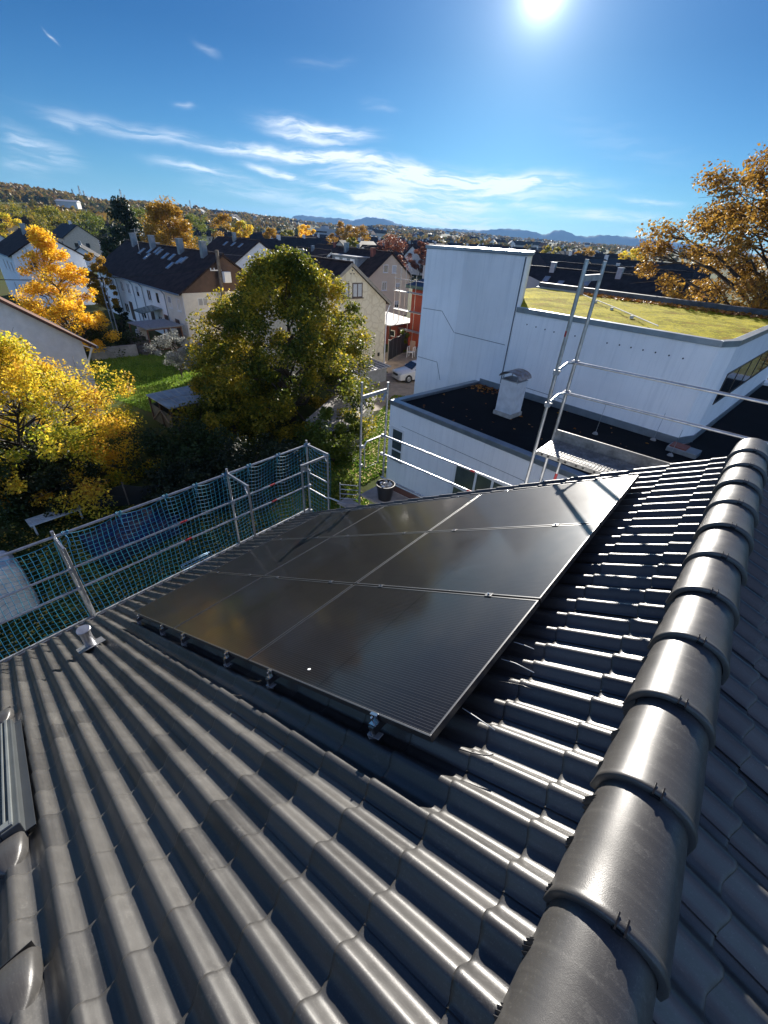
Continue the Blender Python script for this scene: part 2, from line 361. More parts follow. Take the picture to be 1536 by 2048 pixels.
# gutter
m = MB(); eP = RW(-7.80, 0, 0)
gx, gz = eP[0]-.055, eP[2]-.03
G = []
for a in np.linspace(0, math.pi, 9): G.append([(gx-.06*math.cos(a), y, gz-.06*math.sin(a)) for y in (ylo, Y1)])
m.grid(G); G2 = [[(x*.0+gx+(x-gx)*.9, y, gz+(z-gz)*.9) for (x, y, z) in row] for row in G]; m.grid(G2[::-1])
m.tube([(gx-.062, ylo, gz+.004), (gx-.062, Y1, gz+.004)], .009, 8)
m.build('gutter', galv, house, smooth=40, T=loc_fix)
# ridge caps
RP = .4180
y_j = .672                                        # a joint seen in the photo
capm = tile_m.copy(); capm.name = 'ridge_cap_engobe'
for n_ in capm.node_tree.nodes:
    if n_.type == 'BUMP': n_.inputs['Strength'].default_value = .10
    if n_.type == 'MAP_RANGE' and abs(n_.inputs[3].default_value-.33) < .001: n_.inputs[3].default_value = .37; n_.inputs[4].default_value = .46
clip_m = mat('clip_black', (.02,.02,.022), .35, metal=.5)
def cap_mesh():
    n = 21; V = []; secs = []
    # near end (y=0, towards the camera) sits on top and is wider with a raised lip
    for (y, r, t) in ((0,.134,0),(0,.154,0),(.004,.1575,0),(.014,.1580,0),(.022,.1560,0),(.032,.1530,0),(.18,.1485,0),(.34,.1405,0),(RP+.05,.1340,0)):
        row = []
        for k in range(n):
            a = math.pi*(k/(n-1)); ax = -math.cos(a)*r*1.0; z = (math.sin(a)**.9)*r*.98
            if k in (0, n-1): z = -.035
            row.append((ax, y, z))
        secs.append(row)
    return MB().grid(secs)
zc = -1.595
def mk_cap():
    o = cap_mesh().build('ridge_tile', capm, house, smooth=60)
    c = MB()
    c.bar((-.012, -.004, .118), (-.012, -.004, .163), .004, .014); c.bar((.012, -.004, .118), (.012, -.004, .163), .004, .014)
    c.bar((-.012, -.012, .150), (-.012, .03, .157), .004, .004); c.bar((.012, -.012, .150), (.012, .03, .157), .004, .004)
    c.bar((-.014, -.004, .136), (.014, -.004, .136), .004, .014)
    k = c.build('clip', clip_m, o)
    return o
cap0 = mk_cap(); j = 0
yy = y_j-RP*10; caps = []
while yy < Y1-.05:
    caps.append(yy); yy += RP
for k, yk in enumerate(caps):
    o = cap0 if k == 0 else copy_tree(cap0, house)
    o.location = (XR-.004+random.uniform(-.003, .003), yk, zc+10+random.uniform(-.002, .002)); o.rotation_euler = (R(-.9), 0, R(random.uniform(-.5, .5)))
# ventilated ridge roll, pleated where it presses on the humps
m = MB()
yy = ylo
for sd in (-1,):
    G = []
    for y in np.arange(ylo, Y1-.02, .0055):
        k = int(round((y-ylo)/.0055)); zz = .007 if k % 2 else -.002
        bp = profile(((y-ylo) % BW)/BW)*HB
        row = []
        for q, lift in ((.10, .045), (.140+.016*bp/HB, .006)):
            s = -q; P = RW(s, y, bp+lift+zz) if sd < 0 else rp(q, y, bp+lift+zz)
            row.append(P)
        G.append(row)
    m.grid(G)
m.build('ridge_roll', mat('ridge_roll_alu', (.09,.09,.095), .4, metal=.7), house, T=loc_fix)

# ================================================================== SOLAR PANELS
PW, PL, PGY, PGS = 1.134, 1.797, 1.154, 1.8167
def panel_glass():
    m = bpy.data.materials.new('solar_glass'); m.use_nodes = True; t = m.node_tree; p = t.nodes['Principled BSDF']
    tcn = N(t, 'ShaderNodeTexCoord'); sp = N(t, 'ShaderNodeSeparateXYZ'); t.links.new(tcn.outputs['Object'], sp.inputs[0])
    # fine wires run down the slope (constant y), every 16 mm
    fy = MA(t, 'FRACT', MA(t, 'MULTIPLY', sp.outputs[1], 1/.0165)); wire = MA(t, 'LESS_THAN', fy, .16)
    cy = MA(t, 'FRACT', MA(t, 'MULTIPLY', MA(t, 'ADD', sp.outputs[1], .0), 6/1.10)); gy = MA(t, 'LESS_THAN', cy, .014)
    cx = MA(t, 'FRACT', MA(t, 'MULTIPLY', sp.outputs[0], -20/1.75)); gx = MA(t, 'LESS_THAN', cx, .02)
    mid = MA(t, 'LESS_THAN', MA(t, 'ABSOLUTE', MA(t, 'ADD', sp.outputs[0], PL/2)), .0045)
    no = N(t, 'ShaderNodeTexNoise', i_Scale=1.2, i_Detail=2.); t.links.new(tcn.outputs['Object'], no.inputs['Vector'])
    c = N(t, 'ShaderNodeMix', data_type='RGBA'); c.inputs[6].default_value = (.0055,.0052,.006,1); c.inputs[7].default_value = (.034,.033,.035,1)
    t.links.new(MA(t, 'MULTIPLY', wire, .9), c.inputs[0])
    d = N(t, 'ShaderNodeMix', data_type='RGBA'); d.inputs[7].default_value = (.002,.002,.0025,1); t.links.new(c.outputs[2], d.inputs[6])
    t.links.new(MA(t, 'MAXIMUM', MA(t, 'MAXIMUM', gy, MA(t, 'MULTIPLY', gx, .4)), mid), d.inputs[0])
    t.links.new(d.outputs[2], p.inputs['Base Color'])
    # dusty patches
    du = N(t, 'ShaderNodeTexNoise', i_Scale=3.5, i_Detail=7., i_Roughness=.7, i_Distortion=.8); t.links.new(tcn.outputs['Object'], du.inputs['Vector'])
    rr = N(t, 'ShaderNodeMapRange', i_1=.35, i_2=.75, i_3=.07, i_4=.17); t.links.new(du.outputs[0], rr.inputs[0])
    t.links.new(rr.outputs[0], p.inputs['Coat Roughness']); p.inputs['Coat Weight'].default_value = .72; p.inputs['Coat IOR'].default_value = 1.4; p.inputs['Specular IOR Level'].default_value = .05; p.inputs['Roughness'].default_value = .36
    bn = N(t, 'ShaderNodeTexNoise', i_Scale=2.0, i_Detail=2.); t.links.new(tcn.outputs['Object'], bn.inputs['Vector'])
    b = N(t, 'ShaderNodeBump', i_Strength=.35, i_Distance=.01); t.links.new(bn.outputs[0], b.inputs['Height']); t.links.new(b.outputs[0], p.inputs['Normal'])
    return m
pg = panel_glass()
RM = Matrix(((SV[0], 0, NV[0]), (SV[1], 1, NV[1]), (SV[2], 0, NV[2])))   # columns: s, y, n
def mk_panel():
    root = thing('solar_panel', '', 'solar panel')
    m = MB(); m.box((-PL+.009, .009, -.006), (-.009, PW-.009, -.0025)); m.build('glass', pg, root)
    f = MB()
    for a, b in (((-PL, 0), (0, .011)), ((-PL, PW-.011), (0, PW)), ((-PL, .011), (-PL+.011, PW-.011)), ((-.011, .011), (0, PW-.011))):
        f.box((a[0], a[1], -.035), (b[0], b[1], 0))
    f.build('frame', alu_dark, root, bevel=.0015)
    m = MB(); m.box((-PL+.012, .012, -.010), (-.012, PW-.012, -.0065)); m.build('backsheet', black_plastic, root)
    return root
rowname = ['nearest row', 'middle row', 'farthest row']; colname = ['top panel beside the ridge', 'middle panel', 'lowest panel next to the gutter']
p_first = mk_panel(); PAN = []
for jj in range(3):
    for ii in range(3):
        o = p_first if (ii == 0 and jj == 0) else copy_tree(p_first)
        pos = P0+SV*(-ii*PGS)+YV*(jj*PGY)
        M4 = RM.to_4x4(); M4.translation = Vector(pos.tolist()); o.matrix_world = M4; o.rotation_euler = RM.to_euler(); o.location = Vector(pos.tolist())
        lab = f'black solar panel, {colname[ii]} in the {rowname[jj]}'
        if ii == 1 and jj == 0: lab = 'black solar panel, middle panel in the nearest row, between two neighbours'
        if ii == 0 and jj == 0: lab = 'black solar panel at the near upper corner of the array, one white spot on it'
        tag(o, lab, 'solar panel', 'black solar panels on the tiled roof'); PAN.append(o)
sp_ = pp(618, 1338, NV, P0)
m = MB(); m.lathe([(0, .0012), (.010, .001), (.012, 0)], n=14); q = m.build('bird_dropping', mat('chalk_white', (.8,.8,.78), .7))
tag(q, 'small white spot of bird dropping on the near solar panel', 'dropping'); q.rotation_euler = RM.to_euler(); q.location = Vector((sp_-NV*.0015).tolist()); q.scale = (1.3, .8, 1)
# rails with clamps and roof hooks
def PL3(s, y, n): return P0+SV*s+YV*y+NV*n
k = 0
for ii in range(3):
    for q in (.36, 1.44):
        s = -ii*PGS-q; k += 1
        r = thing('mounting_rail', ['top rail', 'second rail', 'third rail', 'fourth rail', 'fifth rail', 'lowest rail'][k-1]+' under the solar panels, black aluminium, counted from the ridge', 'mounting rail', PL3(s, 0, -.06), group='mounting rails under the solar array')
        T = (np.eye(3), -PL3(s, 0, -.06))
        m = MB(); m.bar(PL3(s, -.055, -.057), PL3(s, 3*PGY+.03, -.057), .038, .038, up=NV); m.build('rail_profile', alu_dark, r, T=T)
        for e, y in (('end_clamp', -.012), ('end_clamp', 3*PGY-PGY+PW+.012), ('mid_clamp', PW+.010), ('mid_clamp', PGY+PW+.010)):
            m = MB()
            if e == 'end_clamp':
                sg = -1 if y < 0 else 1
                m.bar(PL3(s-.025, y, -.038), PL3(s+.025, y, -.038), .004, .075, up=NV) if 0 else m.box((-.025, -.004, -.038), (.025, .004, .002), np.array([SV, YV, NV]), PL3(s, y, 0))
                m.box((-.025, -.010 if sg > 0 else -.004, .002), (.025, .004 if sg > 0 else .014, .005), np.array([SV, YV, NV]), PL3(s, y, 0))
                m.box((-.025, -.03 if sg < 0 else -.004, -.038), (.025, .004 if sg < 0 else .03, -.034), np.array([SV, YV, NV]), PL3(s, y, 0))
                bolt_y = y+sg*.016
            else:
                m.box((-.025, -.021, .001), (.025, .021, .005), np.array([SV, YV, NV]), PL3(s, y, 0)); bolt_y = y
            m.build(e, alu if e == 'end_clamp' else alu_dark, r, T=T, bevel=.0012)
            m = MB(); u = np.array([SV, YV, NV]); m.lathe([(0, .014), (.006, .014), (.0075, .012), (.0075, .004), (.004, .004), (.004, -.03)], PL3(s, bolt_y, 0 if e != 'end_clamp' else -.012), 10, u); m.build('bolt', alu, r, T=T)
        for y in (-.04, .88, 1.85, 2.85):
            m = MB(); U = np.array([SV, YV, NV]); o3 = PL3(s, y, 0)
            m.box((-.05, -.02, -.098), (.035, .02, -.092), U, o3); m.box((-.006, -.02, -.092), (0, .02, -.060), U, o3); m.box((-.05, -.02, -.150), (-.044, .02, -.098), U, o3)
            m.build('roof_hook', galv_dull, r, T=T, bevel=.001)
        
# four thin stray wires poking out at the ridge side of the array, one loose cable
def wire(name, pts, r, mm, lab, cat): m = MB(); m.tube(pts, r, 6); return tag(m.build(name, mm, smooth=True), lab, cat)
white_pl = mat('cable_white', (.7,.7,.66), .5)
def roofpt(u, v, h=.02): return pp(u, v, NV, P0-NV*(OFF-h))
wire('cable_tie', [roofpt(1028,1284,.05), roofpt(1048,1290,.03), roofpt(1068,1298,.015)], .0022, white_pl, 'short pale wire end sticking out beside the middle of the solar array', 'wire')
wire('cable_tie', [roofpt(1003,1318,.05), roofpt(1030,1326,.03), roofpt(1068,1345,.012)], .0024, white_pl, 'longer pale wire end poking out from under the ridge side of the array', 'wire')
wire('cable_tie', [roofpt(925,1416,.05), roofpt(955,1436,.03), roofpt(990,1460,.012)], .0024, white_pl, 'pale wire end poking out nearest the front corner of the array', 'wire')
wire('black_cable', [roofpt(918,1498,.03), roofpt(945,1506,.012), roofpt(970,1511,.01), roofpt(987,1509,.014)], .0028, black_plastic, 'thin black cable lying on the tiles by the array corner', 'cable')
wire('black_cable', [roofpt(1000,1363,.03), roofpt(1020,1366,.012), roofpt(1045,1371,.01), roofpt(1062,1378,.014)], .0025, black_plastic, 'thin black cable on the tiles halfway along the array', 'cable')

# ================================================================== ROOF FITTINGS
vp = roofpt(182, 1290, 0)
t = thing('vent_pipe', 'galvanised flue vent pipe with flat round cap near the eave', 'vent pipe', vp)
axp = np.array(px(165, 1256, vp[0]-.02))-vp; axp = np.array([-.02, 0, .30])
m = MB(); m.lathe([(.060, -.06), (.060, .27)], n=24); m.build('pipe', galv, t, smooth=True)
m = MB(); m.lathe([(0, .300), (.074, .298), (.078, .294), (.078, .268), (.0, .268)], n=28); m.build('cap', galv, t, smooth=40)
m = MB(); m.box((-.19, -.15, -.002), (.13, .15, .003), np.array([SV, YV, NV]), -NV*.005); m.build('flashing', galv, t)

# roof window at the lower left
U3 = np.array([SV, YV, NV])
s0, yb = rs(75, 1625, OFF-.05); yb -= .075; s1, _ = rs(30, 1435, OFF-.05)
skt = thing('roof_window', 'grey metal framed roof window at the left edge of the tiles', 'roof window', RW(s0, yb, 0))
T = (np.eye(3), -RW(s0, yb, 0)); wl = s1-s0; sgn = -1
ww = .95
def sbox(m, a0, a1, b0, b1, h0, h1): m.box((a0, b0, h0), (a1, b1, h1), U3, RW(s0, yb, 0)); return m
slen = abs(wl)
m = MB()
for (a0, a1, b0, b1) in ((-slen, 0, -.09, -.0), (-slen, 0, -ww, -ww+.09), (-.10, 0, -ww+.09, -.09), (-slen, -slen+.12, -ww+.09, -.09)): sbox(m, a0, a1, b0, b1, .02, .125)
m.build('frame', mat('grey_alu_trim', (.08,.09,.095), .45, metal=.5, var=.1), skt, bevel=.006, T=T)
m = MB()
sbox(m, -slen+.02, -.03, -.045, -.028, .125, .14); sbox(m, -slen+.02, -.03, -.075, -.062, .125, .132); sbox(m, -.085, -.02, -ww+.1, -.03, .125, .138)
m.build('trim', mat('grey_alu_light', (.22,.24,.24), .4, metal=.5), skt, bevel=.003, T=T)
m = MB(); sbox(m, -slen+.12, -.10, -ww+.09, -.09, .085, .098); m.build('pane', glass_dark, skt, T=T)
m = MB(); sbox(m, -slen-.02, .0, 0, .045, .052, .060); m.build('flashing', mat('flashing_dark', (.02,.024,.03), .5), skt, T=T)
# vent tiles
def vent_tile(u, v, lab):
    s, y = rs(u, v); k = round((y-ylo)/BW-.5); yc = ylo+(k+.5)*BW-.03
    o = thing('vent_tile', lab, 'vent tile', RW(s, yc, 0), group='hooded vent tiles in the left part of the roof')
    G = []
    for a, (h, wd) in zip(np.linspace(0, 1, 9), ((.045,.02),(.058,.05),(.078,.072),(.092,.085),(.098,.09),(.099,.092),(.098,.093),(.094,.094),(.055,.096))):
        sa = .13-.26*a if a < 1 else -.128
        G.append([(sa, wd*.85*math.cos(b), .020+(h-.02)*max(0, math.sin(b))**.28) for b in np.linspace(0, math.pi, 15)])
    m = MB().grid(G); m.v = [m.v[0]@U3]; m.build('hood', capm, o, smooth=45)
    m = MB(); m.box((-.124, -.075, .03), (-.120, .075, .085), U3); m.build('grille', black_plastic, o)
vent_tile(12, 1712, 'hooded vent tile just below the roof window at the left edge')
vent_tile(30, 1975, 'hooded vent tile in the lower left corner of the roof')
vent_tile(8, 1432, 'hooded vent tile just above the roof window at the left edge')

# ================================================================== SCAFFOLDING (eave side)
XO, XI = -7.2, -6.48
def post(m, x, y, z0, z1, r=.024): m.tube([(x, y, z0), (x, y, z1)], r, 12)
def coupler(mb, x, y, z):
    mb.box((x-.035, y-.03, z-.03), (x+.035, y+.03, z+.03)); mb.tube([(x-.05, y+.02, z-.02), (x+.055, y+.02, z+.02)], .008, 6)
ZT = -4.20; DECK = -6.12
FY = [.70, 3.72, 5.80]
edge = thing('eave_scaffold', 'galvanised scaffold with guard rails along the eave behind blue netting', 'scaffold', (XO, 3, -10))
T = (np.eye(3), -np.array([XO, 3, -10.]))
for i, y in enumerate([-2.3]+FY):
    m = MB(); post(m, XO, y, -10, ZT+.10); m.build('standard', galv, edge, smooth=40, T=T)
    m = MB(); zt = ZT+.02; xi = XI if i != 1 else XO+.45
    post(m, xi, y, -10, zt-.0, .022); m.build('standard', galv, edge, smooth=40, T=T)
    m = MB(); m.bar((XO, y, zt-.03), (xi, y, zt-.03), .03, .05); m.bar((xi-.14, y, zt-.05), (xi, y, zt-.26), .006, .03, up=(0, 1, 0)); m.build('frame_arm', galv, edge, T=T)
    for z in (-4.9, -5.3, -6.05):
        m = MB(); coupler(m, XO+.03, y, z); m.build('coupler', galv_dull, edge, T=T)
for z in (-4.85, -5.28):
    for a, b in zip([-2.3]+FY[:-1], FY):
        m = MB(); m.tube([(XO+.045, a, z), (XO+.045, b, z)], .019, 10); m.build('guard_rail', galv, edge, smooth=40, T=T)
        m = MB(); ym = b-1.15; m.tube([(XO+.045, ym, z), (XO+.045, ym+.14, z)], .0196, 10); m.build('marking_band', red_paint, edge, smooth=40, T=T) if a > .5 else None
m = MB(); m.tube([(XO, -2.6, ZT), (XO, 5.9, ZT-.02)], .022, 10); m.build('net_rail', galv, edge, smooth=40, T=T)
m = MB()
for a, b in zip([-2.3]+FY[:-1], FY):
    for q in (0, 1): m.box((XO+.06+q*.33, a+.02, DECK-.05), (XO+.06+q*.33+.31, b-.02, DECK))
    m.box((XO-.0, a+.02, DECK+.001), (XO+.03, b-.02, DECK+.15))
m.build('deck', galv_dull, edge, T=T)
# end frame guard
zt = ZT+.02
m = MB(); post(m, XI, 5.05, -6.1, zt-.03, .022); m.bar((XI, 5.02, zt-.06), (XI, 5.82, zt-.06), .03, .05); m.bar((XI, 5.05, zt-.10), (XI, 5.2, zt-.22), .006, .08)
m.tube([(XO, 5.8, -4.95), (XI, 5.8, -4.95)], .018, 8); m.tube([(XO, 5.8, -5.4), (XI, 5.8, -5.4)], .018, 8)
m.tube([(XI, 5.8, -5.35), (-5.72, 6.0, -5.40)], .02, 8)
m.build('end_guard', galv, edge, smooth=40, T=T)
# clothes-rack like wire frame lying on the gutter
gp = np.array([px(u, v, -6.75) for u, v in ((362, 1133), (420, 1105), (428, 1112), (368, 1141))])
m = MB(); m.tube([*gp, gp[0]], .006, 6); m.tube([gp[0]+[.0, 0, .03], gp[1]+[0, 0, .03]], .006, 6); m.tube([(gp[0]+gp[3])/2, (gp[1]+gp[2])/2], .006, 6)
tag(m.build('drying_rack', mat('blue_steel', (.25,.42,.6), .4, metal=.3), smooth=True), 'pale blue wire frame lying by the gutter inside the netting', 'drying rack')

# safety net
def net(name, lab, P, nrow, ncol, cell, ties, sagd, r=.0042):
    # P(a, b): a along 0..1, b down 0..1
    m = MB(); 
    for i in range(ncol+1):
        pts = [P(i/ncol, b) for b in np.linspace(0, 1, nrow+1)]
        m.tube(pts, r, 4, cap=False)
    for k in range(nrow+1):
        pts = [P(a, k/nrow) for a in np.linspace(0, 1, ncol+1)]
        m.tube(pts, r*(1.7 if k in (0, nrow) else 1), 4, cap=False)
    return m
ties_y = [-2.5, -1.4, -.2, .82, 1.62, 2.42, 3.0, 3.62, 4.2, 4.95, 5.75]
def netP(a, b):
    y = -2.55+8.30*a
    z0 = ZT-.03
    for p, q in zip(ties_y[:-1], ties_y[1:]):
        if p <= y <= q: t = (y-p)/(q-p); z0 -= (.24*(q-p))*4*t*(1-t)*.55; break
    z1 = DECK+.08
    wob = .03*math.sin(3.1*y+5*b)+.02*math.sin(9*y-2*b)
    zz = z0+(z1-z0)*b
    return (XO-.045+wob*(.4+b)-.05*math.sin(b*math.pi), y+.02*math.sin(6*b+2*y), zz+.012*math.sin(7*y))
netm = net('n', '', netP, 20, 96, .1, None, .1, r=.0036)
def netE(a, b):
    z0 = ZT-.03-.10*4*a*(1-a); return (XO+.72*a, 5.86+.03*math.sin(5*b), z0+(DECK+.05-z0)*b)
n2 = net('n', '', netE, 17, 7, .1, None, .1)
netm.add(np.vstack(n2.v), n2.f)
no_ = thing('safety_net', 'blue mesh safety net hanging from the top rail of the eave scaffold', 'safety net', (XO, 3, -5))
T = (np.eye(3), -np.array([XO, 3, -5.]))
netm.build('mesh', net_blue, no_, smooth=True, T=T)
for y in ties_y:
    m = MB(); z = ZT-.01
    for q in range(3):
        ph = q*1.3; yq = y+(q-1)*.02
        m.tube([(XO+.034*math.cos(a), yq+.006*a, z+.034*math.sin(a)) for a in np.linspace(ph, ph+6.3, 9)], .0065, 5)
    m.tube([(XO-.03, y, z), (XO-.05, y+.04, z-.12), (XO-.03, y+.03, z-.26)], .008, 5)
    m.tube([(XO+.02, y+.02, z+.02), (XO+.03, y+.06, z+.05), (XO-.01, y+.10, z-.02)], .007, 5)
    m.build('tie', net_blue, no_, smooth=True, T=T)

# ================================================================== SCAFFOLDING (gable side)
gs = thing('gable_scaffold', 'galvanised scaffold tower with perforated deck rising above the far gable of the roof', 'scaffold', (-2, 6.4, -10))
T = (np.eye(3), -np.array([-2, 6.4, -10.]))
YA, YB = 6.0, 6.70
def part(mb, name, mm, sm=40, bevel=0., root=None, TT=None): return mb.build(name, mm, root or gs, smooth=sm, T=TT or T, bevel=bevel)
def hframe(x, ztop, rootx=None):
    a = MB(); a.tube([(x-.01, YA, -10), (x, YA, ztop)], .025, 12); part(a, 'standard', galv)
    a = MB(); a.tube([(x, YB, -10), (x, YB, ztop-.02)], .025, 12); part(a, 'standard', galv)
hframe(-2.0, -.12)
a = MB(); a.bar((-2, YA, -.32), (-2, YB, -.32), .04, .07); a.bar((-2, YA+.02, -.36), (-2, YA+.12, -.5), .006, .06, up=(1,0,0)); part(a, 'frame_head', galv_dull)
for z in (-1.42, -1.87):
    a = MB(); a.tube([(-2.05, YB-.04, z), (2.3, YB-.04, z)], .020, 10); part(a, 'guard_rail', galv)
    a = MB(); a.tube([(-2, YA, z-.02), (-2, YA+.35, z+.04), (-2, YB-.02, z)], .018, 8); part(a, 'end_rail', galv)
    a = MB(); coupler(a, -2.0, YA, z-.03); coupler(a, -2.0, YB, z); part(a, 'coupler', galv_dull, False)
DZ = -2.62
def perforated_deck(x0, x1, z, root, TT):
    # planks of pressed sheet: raised ribs and punched slots across
    a = MB(); a.cur = 0
    a.box((x0, YA+.03, z-.05), (x1, YB-.03, z-.004))
    a.box((x0, YA+.015, z-.06), (x1, YA+.03, z+.004)); a.box((x0, YB-.03, z-.06), (x1, YB-.015, z+.004)); a.box((x0, (YA+YB)/2-.008, z-.05), (x1, (YA+YB)/2+.008, z+.003))
    nn = int((x1-x0)/.045)
    for i in range(nn):
        x = x0+.03+i*.045
        for yb in (YA+.045, (YA+YB)/2+.02):
            if (i // 4) % 1 == 0:
                a.box((x, yb+.02, z-.004), (x+.022, yb+.13, z+.004)); a.box((x, yb+.165, z-.004), (x+.022, yb+.27, z+.004))
    o = a.build('deck', mat('deck_sheet', (.36,.35,.33), .5, metal=.55, var=.25, scale=9, bump=.4, bscale=60), root, T=TT)
    h = MB()
    for i in range(int((x1-x0)/.26)):
        x = x0+.08+i*.26
        h.tube([(x, YA+.012, z-.03), (x, YA+.016, z-.03)], .018, 10)
        h.tube([(x+.1, YA+.012, z-.03), (x+.1, YA+.016, z-.03)], .018, 10)
    h.build('slot', black_plastic, root, T=TT)
perforated_deck(-1.97, 1.1, DZ, gs, T); perforated_deck(1.13, 4.0, DZ, gs, T)
a = MB(); a.bar((-1.98, YB-.01, DZ+.08), (4.0, YB-.01, DZ+.08), .028, .16, up=(0,0,1)); part(a, 'toe_board', mat('deck_sheet', (.3,.3,.3)), False)
a = MB(); a.tube([(-2, YA, DZ-.06), (-2, YB, DZ-.06)], .022, 8); part(a, 'transom', galv)
a = MB(); a.tube([(-1.62, YA+.1, -4.2), (-1.62, YA+.1, DZ-.06)], .02, 10); part(a, 'support_tube', galv)
a = MB(); a.tube([(-1.62, YA+.1, -3.02), (-1.62, YA+.1, -2.90)], .0208, 10); part(a, 'marking_band', red_paint)
a = MB(); a.tube([(-2.003, YA, -.99), (-2.003, YA, -.92)], .0258, 10); part(a, 'marking_band', red_paint)
# lower bay
gl = thing('lower_scaffold_bay', 'lower scaffold bay with guard rails and deck at the eave corner', 'scaffold', (-5.6, 6.4, -10))
TL = (np.eye(3), -np.array([-5.6, 6.4, -10.])); PK = dict(root=gl, TT=TL)
xl = -5.62
a = MB(); a.tube([(xl-.02, YA, -10), (xl-.02, YA, -2.42)], .025, 12); part(a, 'standard', galv, **PK)
a = MB(); a.tube([(xl+.02, YB+.05, -10), (xl+.02, YB+.05, -2.55)], .025, 12); part(a, 'standard', galv, **PK)
a = MB(); a.bar((xl, YA, -2.72), (xl, YB+.05, -2.72), .04, .07); a.bar((xl, YA+.02, -2.76), (xl, YA+.12, -2.92), .006, .06, up=(1,0,0)); a.bar((xl, YB+.03, -2.76), (xl, YB-.08, -2.92), .006, .06, up=(1,0,0)); part(a, 'frame_head', galv_dull, **PK)
for z in (-3.73, -4.18):
    a = MB(); a.tube([(xl, YB, z), (-2.0, YB, z)], .020, 10); part(a, 'guard_rail', galv, **PK)
    a = MB(); a.tube([(-3.35, YB, z), (-3.25, YB, z)], .0207, 10); part(a, 'marking_band', red_paint, **PK)
    a = MB(); coupler(a, xl, YB, z); coupler(a, xl, YA, z-.05); part(a, 'coupler', galv_dull, False, **PK)
a = MB(); a.tube([(xl, YA+.05, -3.85), (xl, YA+.16, -3.72), (xl, YB-.1, -3.72), (xl, YB, -3.80)], .015, 8); a.tube([(xl, YA+.1, -3.80), (xl, YA+.12, -4.35), (xl, YB-.14, -4.35), (xl, YB-.12, -3.74)], .013, 8); part(a, 'end_rail', galv, **PK)
a = MB(); a.tube([(xl, YB, -4.78), (-2.0, YB, -4.78)], .022, 10); a.tube([(xl, YA, -5.0), (xl, YB, -5.0)], .02, 8); part(a, 'ledger', galv, **PK)
a = MB(); a.box((xl, YA+.02, -5.03), (-2.05, YB-.03, -4.98)); a.box((xl-.4, YA-.35, -5.25), (xl+.5, YA-.02, -5.22)); part(a, 'deck', mat('plywood_deck', (.42,.36,.30), .8, var=.2), False, **PK)
a = MB(); a.bar((xl+.02, YB-.01, -4.91), (-2.05, YB-.01, -4.91), .028, .14); part(a, 'toe_board', mat('brown_board', (.12,.06,.05), .7), False, **PK)
a = MB()
for i in range(5): a.tube([(xl-.35, YA-.3, -5.22+i*.12), (xl-.02, YA-.05, -5.22+i*.12)], .01, 6)
a.tube([(xl-.35, YA-.3, -5.4), (xl-.35, YA-.3, -4.7)], .012, 6); part(a, 'side_guard', galv_dull, **PK)
# bucket
bk = thing('bucket', 'black mortar bucket filled with scraps on the scaffold deck', 'bucket', (-5.12, 6.28, -4.98))
m = MB(); m.lathe([(0, .0), (.15, .0), (.20, .36), (.215, .37), (.215, .385), (.195, .385), (.145, .03), (0, .03)], n=24); m.build('tub', black_plastic, bk, smooth=40)
m = MB()
for i in range(40):
    a = random.uniform(0, 6.3); r = random.uniform(0, .15); c = np.array([r*math.cos(a), r*math.sin(a), .33+random.uniform(-.03, .08)])
    d = rng.normal(size=3); d /= np.linalg.norm(d); u, q, d = basis(d); s = random.uniform(.02, .06)
    m.add([c+u*s, c+q*s*.6, c-u*s, c-q*s*.6+d*.02], [(0,1,2,3)])
m.build('scraps', mat('foil_scraps', (.6,.6,.6), .4, metal=.4), bk)
for (x, y, rz, lab) in ((-4.62, 6.4, .4, 'grey metal clamp lying on the deck left of the pile of offcuts'), (-4.42, 6.28, 1.3, 'grey metal offcut lying on the deck right of the bucket')):
    t = thing('metal_offcut', lab, 'offcut', (x, y, -4.98), rz)
    m = MB(); m.box((-.16, -.02, 0), (.16, .02, .035)); m.box((-.03, -.1, .036), (.03, .12, .06)); m.bar((-.14, -.02, .02), (.1, .09, .09), .03, .03); m.build('profile', galv_dull, t, bevel=.004)

# ================================================================== FLAT-ROOFED WHITE BUILDING
EX = np.array([.994, -.11, 0]); EX /= np.linalg.norm(EX); EY = np.array([-EX[1], EX[0], 0])
FB = thing('flat_roofed_building', 'white rendered flat-roofed building with tower, low black-roofed annex and mossy roof', 'building', (0, 0, 0))
def B(u, v, z): return EX*u+EY*v+np.array([0, 0, z])
def bprism(m, pl, z0, z1): m.prism([B(u, v, z0) for u, v in pl], (0, 0, z1-z0)); return m
def bpix(u, v, vv): P = pp(u, v, EY, EY*vv); return P@EX, P[2]
def bpixu(u, v, uu): P = pp(u, v, EX, EX*uu); return P@EY, P[2]
bl_render = mat('building_render', (.86,.86,.86), .88, var=.06, scale=.35, bump=.45, bscale=45)
# streaky weathering
t_ = bl_render.node_tree; p_ = t_.nodes['Principled BSDF']; tcn = N(t_, 'ShaderNodeTexCoord'); mpn = N(t_, 'ShaderNodeMapping'); mpn.inputs['Scale'].default_value = (7, 7, .35)
t_.links.new(tcn.outputs['Object'], mpn.inputs[0]); nn = N(t_, 'ShaderNodeTexNoise', i_Scale=1., i_Detail=7., i_Roughness=.7); t_.links.new(mpn.outputs[0], nn.inputs['Vector'])
rr = N(t_, 'ShaderNodeMapRange', i_1=.50, i_2=.78, i_3=0., i_4=.45); t_.links.new(nn.outputs[0], rr.inputs[0])
mx = N(t_, 'ShaderNodeMix', data_type='RGBA'); mx.inputs[7].default_value = (.52,.54,.56,1); t_.links.new(rr.outputs[0], mx.inputs[0]); t_.links.new(p_.inputs['Base Color'].links[0].from_socket, mx.inputs[6]); t_.links.new(mx.outputs[2], p_.inputs['Base Color'])
